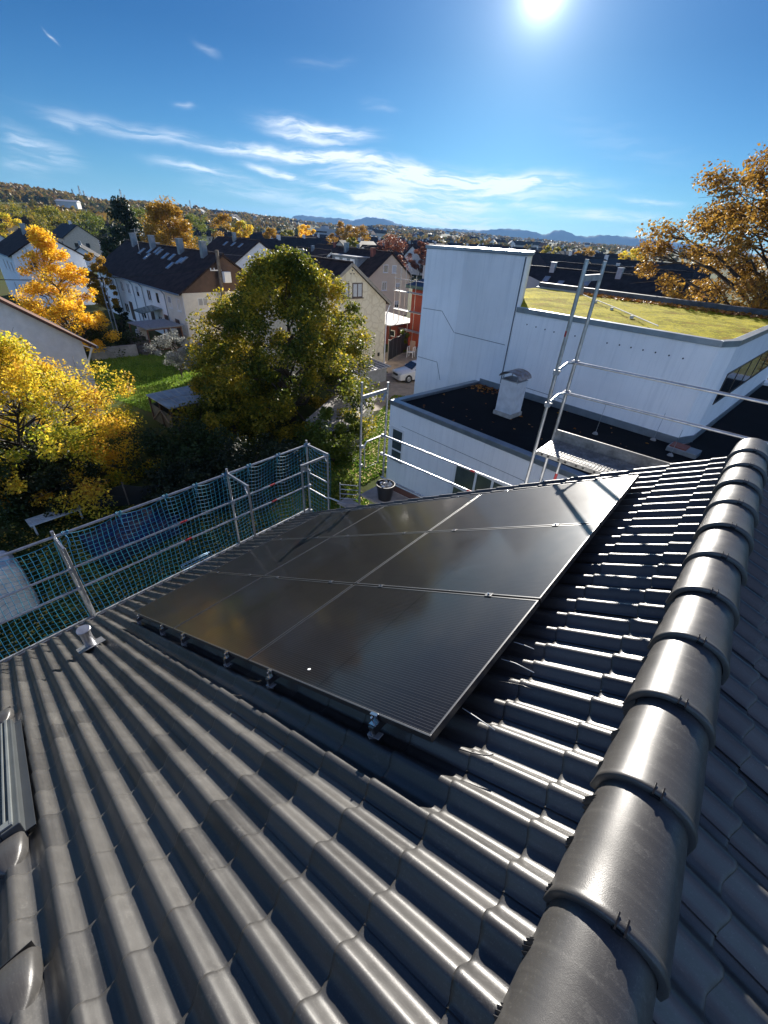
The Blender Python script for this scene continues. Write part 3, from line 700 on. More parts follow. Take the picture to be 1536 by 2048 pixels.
VF, VA = 16.9, 11.55; UAL, UWR = -11.75, -2.88; ZA, ZB = -5.5, -2.18
# annex
m = MB(); bprism(m, [(UAL, VA), (3.2, VA), (3.2, 17.2), (UAL+.2, 17.2)], -10, ZA-.12); m.build('annex_wall', bl_render, FB)
m = MB()
for pl in ([(UAL-.02, VA-.04), (3.2, VA-.04), (3.2, VA+.26), (UAL+.24, VA+.26)], [(UAL-.02, VA-.02), (UAL+.24, VA+.262), (UAL+.44, VF-.02), (UAL+.16, VF-.02)]): bprism(m, pl, ZA-.16, ZA+.02)
m.build('annex_parapet', zinc, FB, bevel=.012)
felt = mat('black_roof_felt', (.007,.008,.010), .85, spec=.12, var=.2, scale=1.2, bump=.5, bscale=25)
m = MB(); bprism(m, [(UAL+.24, VA+.26), (3.2, VA+.26), (3.2, 30), (UWR+.28, 30), (UWR+.3, 17.4), (UWR, VF), (UAL+.44, VF)], ZA-.12, ZA-.10); m.build('annex_roof', felt, FB)
m = MB(); bprism(m, [(3.2, VA), (3.5, VA), (3.5, 31), (3.2, 31)], -10, ZA+.02); bprism(m, [(-9, 30), (3.2, 30), (3.2, 31), (-9, 31)], -10, ZA+.02); m.build('annex_side_wall', bl_render, FB)
# main block
CH = [(UWR-.0, VF), (UWR+.30, VF+.75), (UWR+.30, VF+.76)]
_, zz1 = bpix(1445, 682, VF)
u_tr = -10.15
main = [(u_tr+.01, VF), (UWR, VF), (UWR+.28, VF+.80), (UWR-.03+.12, VF+2.2), (UWR+.12, 31), (-13, 31), (u_tr-2.0, VF+.6)]
main = [(u_tr+.01, VF), (UWR, VF), (UWR+.28, VF+.80), (UWR+.28, 31), (-15.15, 31), (-15.15, 20.92), (-12.32, 20.92), (u_tr+.01, VF+.24)]
m = MB(); bprism(m, main, -10, ZB-.16); m.build('main_wall', bl_render, FB)
RIN = .22
rim = [([(u_tr+.01, VF-.05), (UWR+.02, VF-.05), (UWR-.10, VF+RIN), (u_tr+.01, VF+RIN)]), ([(UWR+.022, VF-.05), (UWR+.33, VF+.78), (UWR+.08, VF+.85), (UWR-.098, VF+RIN)]), ([(UWR+.33, VF+.784), (UWR+.33, 27.2), (UWR+.08, 27.2), (UWR+.08, VF+.854)]), ([(UWR+.078, 26.9), (UWR+.078, 27.2), (-15.15, 27.2), (-15.15, 26.9)])]
m = MB()
for pl in rim: bprism(m, pl, ZB-.18, ZB)
m.build('roof_edge', zinc, FB, bevel=.01)
m = MB(); bprism(m, [(-15.15, 27.2), (8, 26.5), (8, 27), (-15.15, 27.6)], ZB-.3, ZB+.22); m.build('rear_parapet', mat('dark_bitumen_edge', (.09,.10,.11), .6, var=.3, scale=2), FB)
# moss roof
mm_ = bpy.data.materials.new('moss_gravel'); mm_.use_nodes = True; t = mm_.node_tree; p = t.nodes['Principled BSDF']; p.inputs['Roughness'].default_value = 1.; p.inputs['Specular IOR Level'].default_value = .04
tcn = N(t, 'ShaderNodeTexCoord'); n1 = N(t, 'ShaderNodeTexNoise', i_Scale=.55, i_Detail=8., i_Roughness=.7, i_Distortion=.6); n2_ = N(t, 'ShaderNodeTexNoise', i_Scale=9., i_Detail=6., i_Roughness=.75)
for n in (n1, n2_): t.links.new(tcn.outputs['Object'], n.inputs['Vector'])
fac = MA(t, 'ADD', MA(t, 'MULTIPLY', n1.outputs[0], .6), MA(t, 'MULTIPLY', n2_.outputs[0], .4)); cr = N(t, 'ShaderNodeValToRGB'); t.links.new(fac, cr.inputs[0]); e = cr.color_ramp.elements
for q in range(4): e.new(.5)
for i, (ps, c) in enumerate(((.36,(.03,.018,.006)), (.42,(.26,.17,.008)), (.47,(.17,.17,.010)), (.53,(.42,.35,.015)), (.58,(.24,.22,.03)), (.66,(.24,.22,.08)))): e[i].position = ps; e[i].color = (*c, 1)
t.links.new(cr.outputs[0], p.inputs['Base Color']); b = N(t, 'ShaderNodeBump', i_Strength=1., i_Distance=.06); t.links.new(fac, b.inputs['Height']); t.links.new(b.outputs[0], p.inputs['Normal'])
m = MB(); G = []
for u in np.linspace(-15.1, 8, 122): G.append([B(u, v, ZB-.09+.025*math.sin(3*u+v)*math.sin(2*v)+.03*rng.random()) for v in np.linspace(VF+.2, 27.0, 52)])
# main roof extends to the right too
G = np.array(G); V = G.reshape(-1, 3)
keep = lambda P: (P@EX) < UWR+.12
Gk = [row for row in G if (row[0]@EX) < UWR+.10]; m.grid(Gk); m.build('mossy_roof', mm_, FB, smooth=True)
# leaf litter along the rear edge
leafl = leafmat('litter_leaf', [(.16,.05,.015), (.30,.11,.02), (.42,.20,.03), (.20,.09,.03)], .1)
def litter(root, name, fn, n, size):
    m = MB(); V = []; F = []
    for i in range(n):
        c = np.array(fn()); d = rng.normal(size=3)*np.array([.3, .3, 1]); u, q, d = basis(d); s = size*random.uniform(.6, 1.3)
        k = 4*i; V += [c+u*s, c+q*s*.7, c-u*s, c-q*s*.7]; F.append((k, k+1, k+2, k+3))
    return m.add(V, F).build(name, leafl, root)
litter(FB, 'leaf_litter', lambda: B(random.uniform(-12, UWR), 26.85-abs(random.gauss(0, .5)), ZB-.03+random.random()*.05), 900, .09)
def _fl():
    if random.random() < .6: return B(UAL+.5+abs(random.gauss(0, .9)), VF-.1-abs(random.gauss(0, .45)), ZA-.085+random.random()*.03)
    return B(random.uniform(UAL+.5, UWR+3), random.uniform(VA+.4, VF), ZA-.088)
litter(FB, 'leaf_litter', _fl, 190, .06)
# conductor across the moss roof
c1, c2 = pz(1165, 592, ZB), pz(1315, 655, ZB)
m = MB(); m.tube([c1+[0,0,.06], (c1+c2)/2+[.1,0,.05], c2+[0,0,.05]], .02, 6)
for q in (.25, .5, .75): c = c1+(c2-c1)*q; m.box((-.06,-.06,-.06), (.06,.06,.04), None, c)
m.build('lightning_conductor', mat('cable_pale', (.6,.6,.55), .6), FB)
# main wall details: base flashing, joints, vents, right window band
m = MB(); m.box((0,0,0),(1,1,1)) if 0 else None
def wallstrip(m, u0, z0, u1, z1, h, vv=VF, th=.006):
    m.prism([B(u0, vv-th, z0-h/2), B(u1, vv-th, z1-h/2), B(u1, vv-th, z1+h/2), B(u0, vv-th, z0+h/2)], EY*(th+.004)); return m
m = MB(); m.prism([B(UAL+.44, VF-.05, ZA-.10), B(UWR, VF-.05, ZA-.10), B(UWR, VF-.05, ZA+.16), B(UAL+.44, VF-.05, ZA+.16)], EY*.04)
m.prism([B(UWR+.002, VF-.05, ZA-.10), B(UWR+.34, VF+.78, ZA-.10), B(UWR+.34, VF+.78, ZA+.16), B(UWR+.002, VF-.05, ZA+.16)], (-.03, .01, 0))
m.prism([B(UWR+.32, VF+.79, ZA-.10), B(UWR+.32, 30, ZA-.10), B(UWR+.32, 30, ZA+.16), B(UWR+.32, VF+.79, ZA+.16)], EX*-.03)
m.build('base_flashing', zinc, FB)
dark_joint = mat('dark_joint', (.12,.13,.15), .8)
m = MB(); pts = [(-9.9, -4.72), (-6.5, -4.78), (-4, -5.2)]; q = bpix(942, 745, VF); q1 = bpix(1010, 762, VF); q2 = bpix(1130, 800, VF)
wallstrip(m, *q, *q1, .018); wallstrip(m, *q1, *q2, .018); m.build('wall_joint', dark_joint, FB)
for (u, v) in ((1054,649),(1072,654),(1090,659),(1108,664),(1150,672),(1214,686),(1239,690),(1262,695),(1286,700),(1311,705),(1338,711),(1366,717)):
    uu, zz = bpix(u, v, VF); m = MB(); m.tube([B(uu, VF-.004, zz), B(uu, VF+.01, zz)], .028, 10); m.build('wall_hole', mat('hole_dark', (.05,.05,.06), .9), FB)
# right face window band
ur = UWR+.28
ya, za_ = bpixu(1412, 822, ur); yb_, zb_ = bpixu(1536, 760, ur)
W0, W1 = VF+1.5, 30.5
m = MB(); m.prism([B(ur+.012, W0, -4.35), B(ur+.012, W1, -4.35), B(ur+.012, W1, -3.35), B(ur+.012, W0, -3.35)], EX*-.02); wb = m.build('window_band', glass_dark, FB)
m = MB()
for z in (-4.38, -3.35): m.prism([B(ur+.03, W0-.04, z), B(ur+.03, W1, z), B(ur+.03, W1, z+.05), B(ur+.03, W0-.04, z+.05)], EX*-.04)
for v in np.arange(W0-.04, W1, 1.9): m.prism([B(ur+.028, v, -4.32), B(ur+.028, v+.05, -4.32), B(ur+.028, v+.05, -3.35), B(ur+.028, v, -3.35)], EX*-.035)
m.build('frame', black_plastic, wb)
# tower
ut0 = -13.15; ZTW = -.27
Pl = pz(832, 772, -7.0); uL, vL = Pl@EX, Pl@EY
P_left = pp(855, 492, EX, EX*(-15.2)); 
TWR = [(ut0, VF-.03), (u_tr, VF-.03), (u_tr, VF+.22), (-12.3, 20.9), (-15.2, 20.9), (-14.7, 16.1)]
m = MB(); bprism(m, TWR, -10, ZTW-.14); m.build('tower', bl_render, FB)
m = MB(); bprism(m, [(ut0-.02, VF-.07), (u_tr+.05, VF-.07), (u_tr+.05, VF+.26), (-12.25, 20.95), (-15.26, 20.95), (-14.75, 16.05)], ZTW-.13, ZTW); m.build('tower_coping', zinc, FB, bevel=.01)
m = MB(); q = [bpix(862, 615, VF-.03), bpix(884, 619, VF-.03), bpix(908, 663, VF-.03), bpix(1008, 688, VF-.03)]
wallstrip(m, *bpix(908, 665, VF-.03), *bpix(1010, 690, VF-.03), .022, VF-.03)
wallstrip(m, u_tr-.03, -5.4, u_tr-.03, -5.4, .01, VF-.03)
m.prism([B(u_tr-.07, VF-.045, ZA+.2), B(u_tr-.02, VF-.045, ZA+.2), B(u_tr-.02, VF-.045, ZTW-.16), B(u_tr-.07, VF-.045, ZTW-.16)], EY*.01)
m.build('tower_joint', dark_joint, FB)
# joints on the chamfer
ca_, cb_ = B(-14.7, 16.1, 0), B(ut0, VF-.03, 0); cd = (cb_-ca_); cl = np.linalg.norm(cd); cd /= cl; cn = np.array([cd[1], -cd[0], 0])
m = MB()
def cpix(u, v): return pp(u, v, cn, ca_)+cn*.004
for chain in (((846,616),(884,622),(908,665)), ((836,713),(874,724),(880,760))):
    for a, b in zip(chain[:-1], chain[1:]):
        A_, B_ = cpix(*a), cpix(*b); d = B_-A_; d /= np.linalg.norm(d); q = np.cross(cn, d); m.prism([A_-q*.01, B_-q*.01, B_+q*.01, A_+q*.01], cn*.004)
m.build('tower_joint', dark_joint, FB)
# annex windows
def awin(u0, z0, u1, z1, mull, tr):
    w_ = MB()
    f = .10
    w_.prism([B(u0-f, VA-.02, z0-f), B(u1+f, VA-.02, z0-f), B(u1+f, VA-.02, z0), B(u0-f, VA-.02, z0)], EY*.02)
    w_.prism([B(u0-f, VA-.02, z1), B(u1+f, VA-.02, z1), B(u1+f, VA-.02, z1+f), B(u0-f, VA-.02, z1+f)], EY*.02)
    for ua, ub in [(u0-f, u0), (u1, u1+f)]+[(x-.045, x+.045) for x in mull]: w_.prism([B(ua, VA-.019, z0), B(ub, VA-.019, z0), B(ub, VA-.019, z1), B(ua, VA-.019, z1)], EY*.02)
    for z in tr: w_.prism([B(u0, VA-.018, z-.035), B(u1, VA-.018, z-.035), B(u1, VA-.018, z+.035), B(u0, VA-.018, z+.035)], EY*.017)
    o = w_.build('window', frame_white, FB)
    g = MB(); g.prism([B(u0, VA-.008, z0), B(u1, VA-.008, z0), B(u1, VA-.008, z1), B(u0, VA-.008, z1)], EY*.006); g.build('pane', mat('annex_glass', (.07,.09,.09), .1, spec=.9), o)
    s = MB(); s.prism([B(u0-.12, VA-.09, z0-.11), B(u1+.12, VA-.09, z0-.11), B(u1+.12, VA-.09, z0-.075), B(u0-.12, VA-.09, z0-.075)], EY*.088); s.build('sill', zinc, o)
awin(-11.5, -7.85, -10.95, -6.62, [], [-7.5]); awin(-8.08, -8.3, -5.7, -6.86, [-7.2, -6.5], [-7.75])
m = MB(); a_ = bpix(803, 860, VA); b__ = bpix(912, 903, VA); m.prism([B(a_[0], VA-.004, -6.38), B(-3, VA-.004, -6.38), B(-3, VA-.004, -6.365), B(a_[0], VA-.004, -6.365)], EY*.003); m.build('wall_joint', dark_joint, FB)
# chimney on the annex roof
cb = (pz(980, 825, ZA-.1)+pz(1034, 838, ZA-.1))/2; cb = cb+EY*.25
ch = thing('roof_chimney', 'white sheet-clad chimney with curved metal hood on the black annex roof', 'chimney', cb)
CB = np.array([EX, EY, [0,0,1]])
m = MB(); m.box((-.40,-.40,0), (.40,.40,.16), CB); m.build('base', mat('chimney_plinth', (.42,.40,.36), .9, var=.2, scale=4), ch, bevel=.02)
m = MB(); m.box((-.35,-.35,.16), (.35,.35,1.34), CB); m.build('shaft', mat('chimney_sheet', (.62,.64,.66), .6, var=.12, scale=3, bump=.2, bscale=20), ch, bevel=.006)
m = MB()
for a in (-.30, .30):
    for b_ in (-.30, .30): m.box((a-.015, b_-.015, 1.34), (a+.015, b_+.015, 1.50), CB)
m.box((-.36,-.36,1.34), (.36,.36,1.37), CB); m.build('hood_bracket', galv_dull, ch)
G = [[np.array([ .44*math.cos(a), y, 1.44+.24*math.sin(a)])@CB for y in (-.42, .42)] for a in np.linspace(.08, math.pi-.08, 15)]
m = MB().grid(G); m.grid([[p+np.array([0,0,-.012]) for p in row] for row in G][::-1]); m.build('hood', mat('rusty_zinc', (.38,.36,.36), .45, metal=.6, var=.3, scale=5, c2=(.22,.13,.09)), ch, smooth=60)
# small skylight lump and rods on the roof near the ridge
kb = pz(1365, 905, ZA-.1)
ks = thing('roof_hatch', 'small red-edged roof hatch on the black flat roof beyond the ridge', 'roof hatch', kb)
m = MB(); m.box((-.45,-.3,0), (.45,.3,.16), CB); m.build('frame', zinc, ks, bevel=.01)
m = MB(); m.box((-.4,-.25,.16), (.1,.25,.20), CB); m.build('cover', mat('dull_red', (.22,.07,.05), .7), ks)
for (u, v, h, lab) in ((1190, 850, 1.1, 'thin lightning rod on the black flat roof, left one'), (1340, 893, .9, 'thin lightning rod by the roof hatch, right one'), (1306, 862, 1.0, 'thin lightning rod in the middle of the black flat roof')):
    c = pz(u, v+18, ZA-.1); t = thing('lightning_rod', lab, 'lightning rod', c, group='lightning rods on the flat roof')
    m = MB(); m.tube([(0,0,0), (.02,.0,h)], .008, 6); m.build('rod', galv, t); m = MB(); m.lathe([(0,.07),(.06,.07),(.10,0)], n=12); m.build('foot', concrete, t)
# ================================================================== TERRAIN
GZ = -10.
CREST = [((0,378),900),((60,381),930),((120,390),960),((180,402),1000),((215,406),1050),((270,404),1050),((320,409),1100),((400,420),1250),((470,427),1500),((530,434),1800),((580,440),2000),((640,449),2300),((700,455),2400),((760,452),2300),((800,456),2400),((860,462),2700),((950,468),3000),((1040,478),3300),((1150,486),3500),((1300,497),3600),((1420,506),3600)]
cr_az = np.array([azel(*p)[0] for p, _ in CREST]); cr_h = np.array([r*math.tan(azel(*p)[1]) for p, r in CREST]); cr_r = np.array([r for _, r in CREST], float)
o_ = np.argsort(cr_az); cr_az, cr_h, cr_r = cr_az[o_], cr_h[o_], cr_r[o_]
def nz(x, y, s): return math.sin(x*s+1.3)*math.cos(y*s*1.1+.5)+.5*math.sin(x*s*2.3+y*s*1.7)
def ground_z(x, y):
    r = math.hypot(x, y); a = math.atan2(x, y)
    H = np.interp(a, cr_az, cr_h)-6; rc = np.interp(a, cr_az, cr_r)
    r0 = min(230, rc*.2) if a < -1.0 else 330
    if r < r0: return GZ
    t = (r-r0)/(rc-r0)
    if t <= 1: z = GZ+(H-GZ)*((t*t*(3-2*t))*.55+t*.45)
    else: z = H-(r-rc)*.03*max(0, 1) if r < rc+3000 else H-90
    return max(z, -60)+min(1, t*3)*2.2*nz(x, y, .011) if t > 0 else z
gm = bpy.data.materials.new('ground_mixed'); gm.use_nodes = True; t = gm.node_tree; p = t.nodes['Principled BSDF']; p.inputs['Roughness'].default_value = 1.; p.inputs['Specular IOR Level'].default_value = .05
tcn = N(t, 'ShaderNodeTexCoord'); n1 = N(t, 'ShaderNodeTexNoise', i_Scale=.012, i_Detail=6.); n2_ = N(t, 'ShaderNodeTexNoise', i_Scale=1.3, i_Detail=7., i_Roughness=.7)
for n in (n1, n2_): t.links.new(tcn.outputs['Object'], n.inputs['Vector'])
fac = MA(t, 'ADD', MA(t, 'MULTIPLY', n1.outputs[0], .6), MA(t, 'MULTIPLY', n2_.outputs[0], .4)); cr = N(t, 'ShaderNodeValToRGB'); t.links.new(fac, cr.inputs[0]); e = cr.color_ramp.elements
for q in range(2): e.new(.5)
for i, (ps, c) in enumerate(((.38,(.020,.024,.012)), (.47,(.045,.05,.018)), (.54,(.06,.08,.022)), (.64,(.07,.055,.03)))): e[i].position = ps; e[i].color = (*c, 1)
t.links.new(cr.outputs[0], p.inputs['Base Color'])
m = MB(); radii = np.concatenate([[.01], np.linspace(15, 200, 14), np.geomspace(230, 9000, 60)])
angs = np.radians(np.concatenate([np.arange(-180, -82, 7), np.arange(-80, 22, .8), np.arange(24, 181, 6.)])); angs[-1] = angs[0]+2*math.pi
m.grid([[(r*math.sin(a), r*math.cos(a), ground_z(r*math.sin(a), r*math.cos(a))) for a in angs] for r in radii])
g = m.build('ground', gm, smooth=True); struct(g)
# blue far mountains
MT = [(560,470),(585,434),(595,430),(620,432),(650,435),(685,437),(705,441),(735,434),(755,436),(778,440),(790,446),(815,452),(860,456),(910,458),(960,461),(985,459),(1010,457),(1040,459),(1065,463),(1090,470),(1108,461),(1122,460),(1138,464),(1150,471),(1175,473),(1200,470),(1225,471),(1260,474),(1300,479),(1350,484),(1420,492),(1480,498),(1536,520)]
m = MB(); G = []
xs = np.linspace(560, 1536, 260); ys = np.interp(xs, [q[0] for q in MT], [q[1] for q in MT])
for i, (u, v) in enumerate(zip(xs, ys)):
    d = ray(u, v+.7*math.sin(u*.35)+.4*math.sin(u*.9)); d /= np.linalg.norm(d[:2]); row = []
    for R_, k in ((6640, 0), (6780, .38), (6900, .74), (7000, 1), (7400, .8), (8600, 0)):
        h = d[2]*7000; row.append((d[0]*R_, d[1]*R_, -60+(h+60)*k+(12*math.sin(u*.08+R_) if 0 < k < 1 else 0)))
    G.append(row)
m.grid(G); struct(m.build('hills', mat('far_hill_wood', (.03,.045,.03), 1., spec=.03, var=.3, scale=.002), smooth=True))

# lawns, path, yard, road
def sheet(name, pts, mm, dz, lab=None):
    m = MB(); m.add([(x, y, GZ+dz) for x, y in pts], [tuple(range(len(pts)))]); return struct(m.build(name, mm))
lawn_m = mat('lawn_grass', (.15,.27,.03), .9, spec=.08, var=.1, scale=1.2, c2=(.24,.32,.05), bump=1., bscale=30)
lawn_leafy = mat('lawn_with_leaves', (.13,.20,.03), .9, spec=.08, scale=3.5, c2=(.26,.22,.06), bump=1., bscale=30)
g2 = lambda u, v: tuple(pz(u, v, GZ)[:2])
sheet('lawn', [(-33.0,9.0), (-43.5,10.5), (-42.5,14), (-40,16.5), (-41,19.5), (-32,19.5), (-28,15.5), (-26,10)], lawn_m, .008)
sheet('lawn', [(-17,19.6), (-13.0,8.5), (-9,7.2), (-8,10.2), (-11.9,12.2), (-12.6,18.5), (-16.8,25.4), (-19.2,24.0)], lawn_leafy, .008)
sheet('lawn', [g2(75,1085), g2(150,1075), g2(215,1150), g2(180,1230), g2(95,1215)], lawn_leafy, .008)
pave = mat('gravel_path', (.33,.27,.21), .9, var=.18, scale=1.5, bump=.6, bscale=25)
sheet('path', [(-18.2,20.5), (-16.8,25.6), (-16.5,27), (-21,30.6), (-27,38), (-30,38), (-28,31.5), (-23.8,28.6), (-22.5,22.5), (-21,20.0)], pave, .012)
sheet('road', [(-16.6,25.6), (-10,25), (-10,32), (-20,32), (-19.7,27.5)], mat('asphalt', (.055,.052,.05), .9, var=.2, scale=2), .016)
sheet('road', [(-55,30.5), (-150,28), (-150,34), (-55,36)], mat('asphalt', (.055,.052,.05)), .016)

# ================================================================== TREES
def leaves(C, Rd, n, size, flat=1.0, up=.3, aspect=.62):
    """n leaves scattered round clump centres C with radii Rd -> vertex array (n*4)"""
    k = rng.integers(0, len(C), n); off = rng.normal(size=(n, 3)); off /= np.linalg.norm(off, axis=1)[:, None]
    rad = rng.random(n)**.45; P = C[k]+off*(Rd[k]*rad)[:, None]*np.array([1, 1, flat])
    d = rng.normal(size=(n, 3)); d[:, 2] = np.abs(d[:, 2])+up; d /= np.linalg.norm(d, axis=1)[:, None]
    a = rng.normal(size=(n, 3)); u = np.cross(a, d); u /= np.linalg.norm(u, axis=1)[:, None]; q = np.cross(d, u)
    s = (size*rng.uniform(.55, 1.35, n))[:, None]
    V = np.stack([P+u*s, P+q*s*aspect+d*s*.15, P-u*s, P-q*s*aspect+d*s*.15], 1)
    return V.reshape(-1, 3)
def quads(name, V, m, parent=None):
    n = len(V)//4; me = bpy.data.meshes.new(name); me.vertices.add(len(V)); me.vertices.foreach_set('co', V.astype(np.float32).ravel())
    me.loops.add(len(V)); me.loops.foreach_set('vertex_index', np.arange(len(V), dtype=np.int32)); me.polygons.add(n)
    me.polygons.foreach_set('loop_start', np.arange(0, len(V), 4, dtype=np.int32)); me.materials.append(m); me.update(calc_edges=True)
    o = bpy.data.objects.new(name, me); col.objects.link(o)
    if parent: o.parent = parent
    return o
def bent(a, b, k, sag=.1):
    a = np.array(a, float); b = np.array(b, float); L = np.linalg.norm(b-a); P = [a+(b-a)*t+rng.normal(size=3)*L*.035*math.sin(t*math.pi)+np.array([0, 0, sag*L*math.sin(t*math.pi)]) for t in np.linspace(0, 1, k)]
    return P
def tree(name, lab, cat, base, H, Wd, lm, nleaf, size, nclump=60, z0=.18, shape='round', group=None, limbs=26, trunk=.2, rclump=.16, hollow=.35, seed=None, twigs=True, bk=None, ncut=1.0, lean=(0, 0)):
    global rng
    if seed is not None: rng = np.random.default_rng(seed)
    o = thing(name, lab, cat, base, group=group)
    C = []; tries = 0
    while len(C) < nclump and tries < 20000:
        tries += 1
        z = rng.random(); a = rng.random()*2*math.pi
        if shape == 'round': prof = math.sin(math.pi*(z*.80+.12))**.75
        elif shape == 'cone': prof = (1-z)**.8*.95+.03
        elif shape == 'oval': prof = math.sin(math.pi*min(1, z*.85+.12))**.6*(1-.35*z)
        elif shape == 'fat': prof = math.sin(math.pi*(z*.70+.24))**.7
        elif shape == 'egg': prof = math.sin(math.pi*(z*.62+.36))**.75
        elif shape == 'wide': prof = math.sin(math.pi*(z*.62+.22))**.8
        elif shape == 'column': prof = math.sin(math.pi*(z*.8+.12))**.4
        lob = 1+.20*math.sin(a*3+z*6)+.12*math.sin(a*5+2)
        r = prof*lob*(hollow+(1-hollow)*rng.random()**.5)
        C.append((r*Wd/2*math.cos(a)+lean[0]*z, r*Wd/2*math.sin(a)+lean[1]*z, H*(z0+(1-z0)*z)))
    C = np.array(C); Rd = Wd*rclump*rng.uniform(.55, 1.25, len(C))
    V = leaves(C, Rd, nleaf, size, flat=.75)
    if shape == 'cone': pass
    tm = MB(); top = H*(.8 if shape != 'cone' else .97)
    tr = bent((0,0,-.1), (lean[0]*.8, lean[1]*.8, top), 8, 0); tm.tube(tr, np.linspace(trunk, trunk*.16, 8), 9); tm.build('trunk', bk or bark, o, smooth=True)
    lm_ = MB(); tr = np.array(tr)
    idx = rng.permutation(len(C))[:limbs]
    for i in idx:
        c = C[i]; h = max(.08*H, c[2]-.35*math.hypot(c[0], c[1])-.05*H); k = min(.95, h/top); p0 = tr[0]+(tr[-1]-tr[0])*k
        j = k*(len(tr)-1); j0 = int(j); p0 = tr[j0]+(tr[min(j0+1, len(tr)-1)]-tr[j0])*(j-j0)
        r0 = trunk*(1-k)*.5+.02; P = bent(p0, c, 5, .06); lm_.tube(P, np.linspace(r0, r0*.25, 5), 5, cap=False)
        if twigs:
            for q in range(4):
                e = c+rng.normal(size=3)*Rd[i]*.7; lm_.tube([P[3], (P[3]+e)/2+rng.normal(size=3)*.08, e], [r0*.35, r0*.22, .006], 4, cap=False)
    lm_.build('limbs', bk or bark, o, smooth=True)
    quads('crown', V, lm, o)
    return o
L_olive = leafmat('leaf_olive', [(.035,.055,.010),(.065,.09,.012),(.16,.17,.018),(.40,.31,.025),(.60,.42,.04)], .5)
L_yellow = leafmat('leaf_yellow', [(.12,.18,.02),(.36,.38,.03),(.78,.60,.05),(.78,.52,.05),(.50,.24,.03)], .55)
L_gold = leafmat('leaf_gold', [(.66,.34,.015),(.85,.52,.03),(.90,.62,.06),(.75,.42,.02)], .5)
L_orange = leafmat('leaf_orange', [(.16,.10,.02),(.34,.20,.025),(.44,.25,.03),(.26,.13,.02)], .45)
L_rust = leafmat('leaf_rust', [(.10,.04,.025),(.24,.08,.04),(.34,.13,.06)], .35)
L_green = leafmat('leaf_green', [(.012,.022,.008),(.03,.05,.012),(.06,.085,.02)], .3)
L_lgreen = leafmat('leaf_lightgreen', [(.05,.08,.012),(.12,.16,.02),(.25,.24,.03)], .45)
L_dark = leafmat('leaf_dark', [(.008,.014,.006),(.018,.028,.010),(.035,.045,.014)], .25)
L_silver = leafmat('leaf_silver', [(.16,.17,.15),(.30,.31,.28),(.42,.42,.38)], .3)
L_conif = leafmat('needle_green', [(.008,.018,.010),(.018,.034,.016),(.03,.05,.022)], .15)
bark_dark = mat('bark_dark', (.035,.028,.022), .9, var=.2, scale=5)
tree('maple_tree', 'large olive-green tree with yellowing crown in front of the cream gable house', 'tree', (-20.0, 15.2, GZ), 8.8, 9.8, L_olive, 105000, .078, 320, .0, 'egg', limbs=50, trunk=.18, rclump=.080, hollow=.42, seed=3)
tree('cherry_tree', 'yellow-orange broad tree with thin bare twigs on top at the left, nearest the netting', 'tree', (-22.3, 2.6, GZ), 5.9, 9.4, L_yellow, 62000, .058, 280, .0, 'egg', limbs=120, trunk=.08, rclump=.068, hollow=.35, seed=11, bk=bark_dark)
tree('maple_tree', 'bright golden pointed tree in front of the left white house', 'tree', (-43.0, 11.0, GZ), 8.9, 7.6, L_gold, 20000, .085, 130, .14, 'cone', limbs=60, trunk=.14, rclump=.085, seed=5)
tree('plane_tree', 'tall rust-brown and golden tree rising behind the mossy flat roof', 'tree', (-.6, 38.5, GZ), 16.5, 14.5, leafmat('leaf_plane', [(.10,.055,.02),(.20,.11,.025),(.38,.22,.035),(.26,.14,.03),(.14,.07,.03)], .5), 60000, .105, 210, .22, 'round', limbs=100, trunk=.38, rclump=.072, hollow=.25, seed=9, bk=bark_dark)
tree('silver_shrub', 'silvery grey-leaved shrub on the lawn by the row house', 'shrub', (-32.6, 14.6, GZ), 3.2, 3.3, L_silver, 5000, .06, 34, .30, 'round', limbs=30, trunk=.06, rclump=.13, seed=2)
# grass and fallen leaves on the lawns
def inside(P, x, y):
    c = False; j = len(P)-1
    for i in range(len(P)):
        if (P[i][1] > y) != (P[j][1] > y) and x < (P[j][0]-P[i][0])*(y-P[i][1])/(P[j][1]-P[i][1])+P[i][0]: c = not c
        j = i
    return c
def scatter(polys, n, fn):
    V = []
    bb = [(min(p[0] for p in P), max(p[0] for p in P), min(p[1] for p in P), max(p[1] for p in P)) for P in polys]; wts = np.array([(b[1]-b[0])*(b[3]-b[2]) for b in bb]); wts = wts/wts.sum(); rg = np.random.default_rng(5); k = 0
    while k < n:
        i = rg.choice(len(polys), p=wts); b = bb[i]; x = rg.uniform(b[0], b[1]); y = rg.uniform(b[2], b[3])
        if inside(polys[i], x, y): V.append(fn(rg, x, y)); k += 1
    return np.vstack(V)
def blade(rg, x, y):
    a = rg.uniform(0, 6.28); h = rg.uniform(.04, .11); w_ = rg.uniform(.02, .05); dx, dy = math.cos(a)*w_, math.sin(a)*w_; lx, ly = rg.normal(0, .03, 2)
    return [(x-dx, y-dy, GZ), (x+dx, y+dy, GZ), (x+dx*.4+lx, y+dy*.4+ly, GZ+h), (x-dx*.4+lx, y-dy*.4+ly, GZ+h)]
def fallen(rg, x, y):
    a = rg.uniform(0, 6.28); s_ = rg.uniform(.03, .06); c, d = math.cos(a)*s_, math.sin(a)*s_; z = GZ+.05+rg.random()*.04
    return [(x-c, y-d, z), (x+d*.7, y-c*.7, z+.02), (x+c, y+d, z), (x-d*.7, y+c*.7, z+.015)]
PN = [(-17.4,19.9), (-13.0,8.2), (-8.8,6.9), (-7.8,10.4), (-11.7,12.4), (-12.4,18.7), (-16.6,25.7), (-19.5,24.2)]
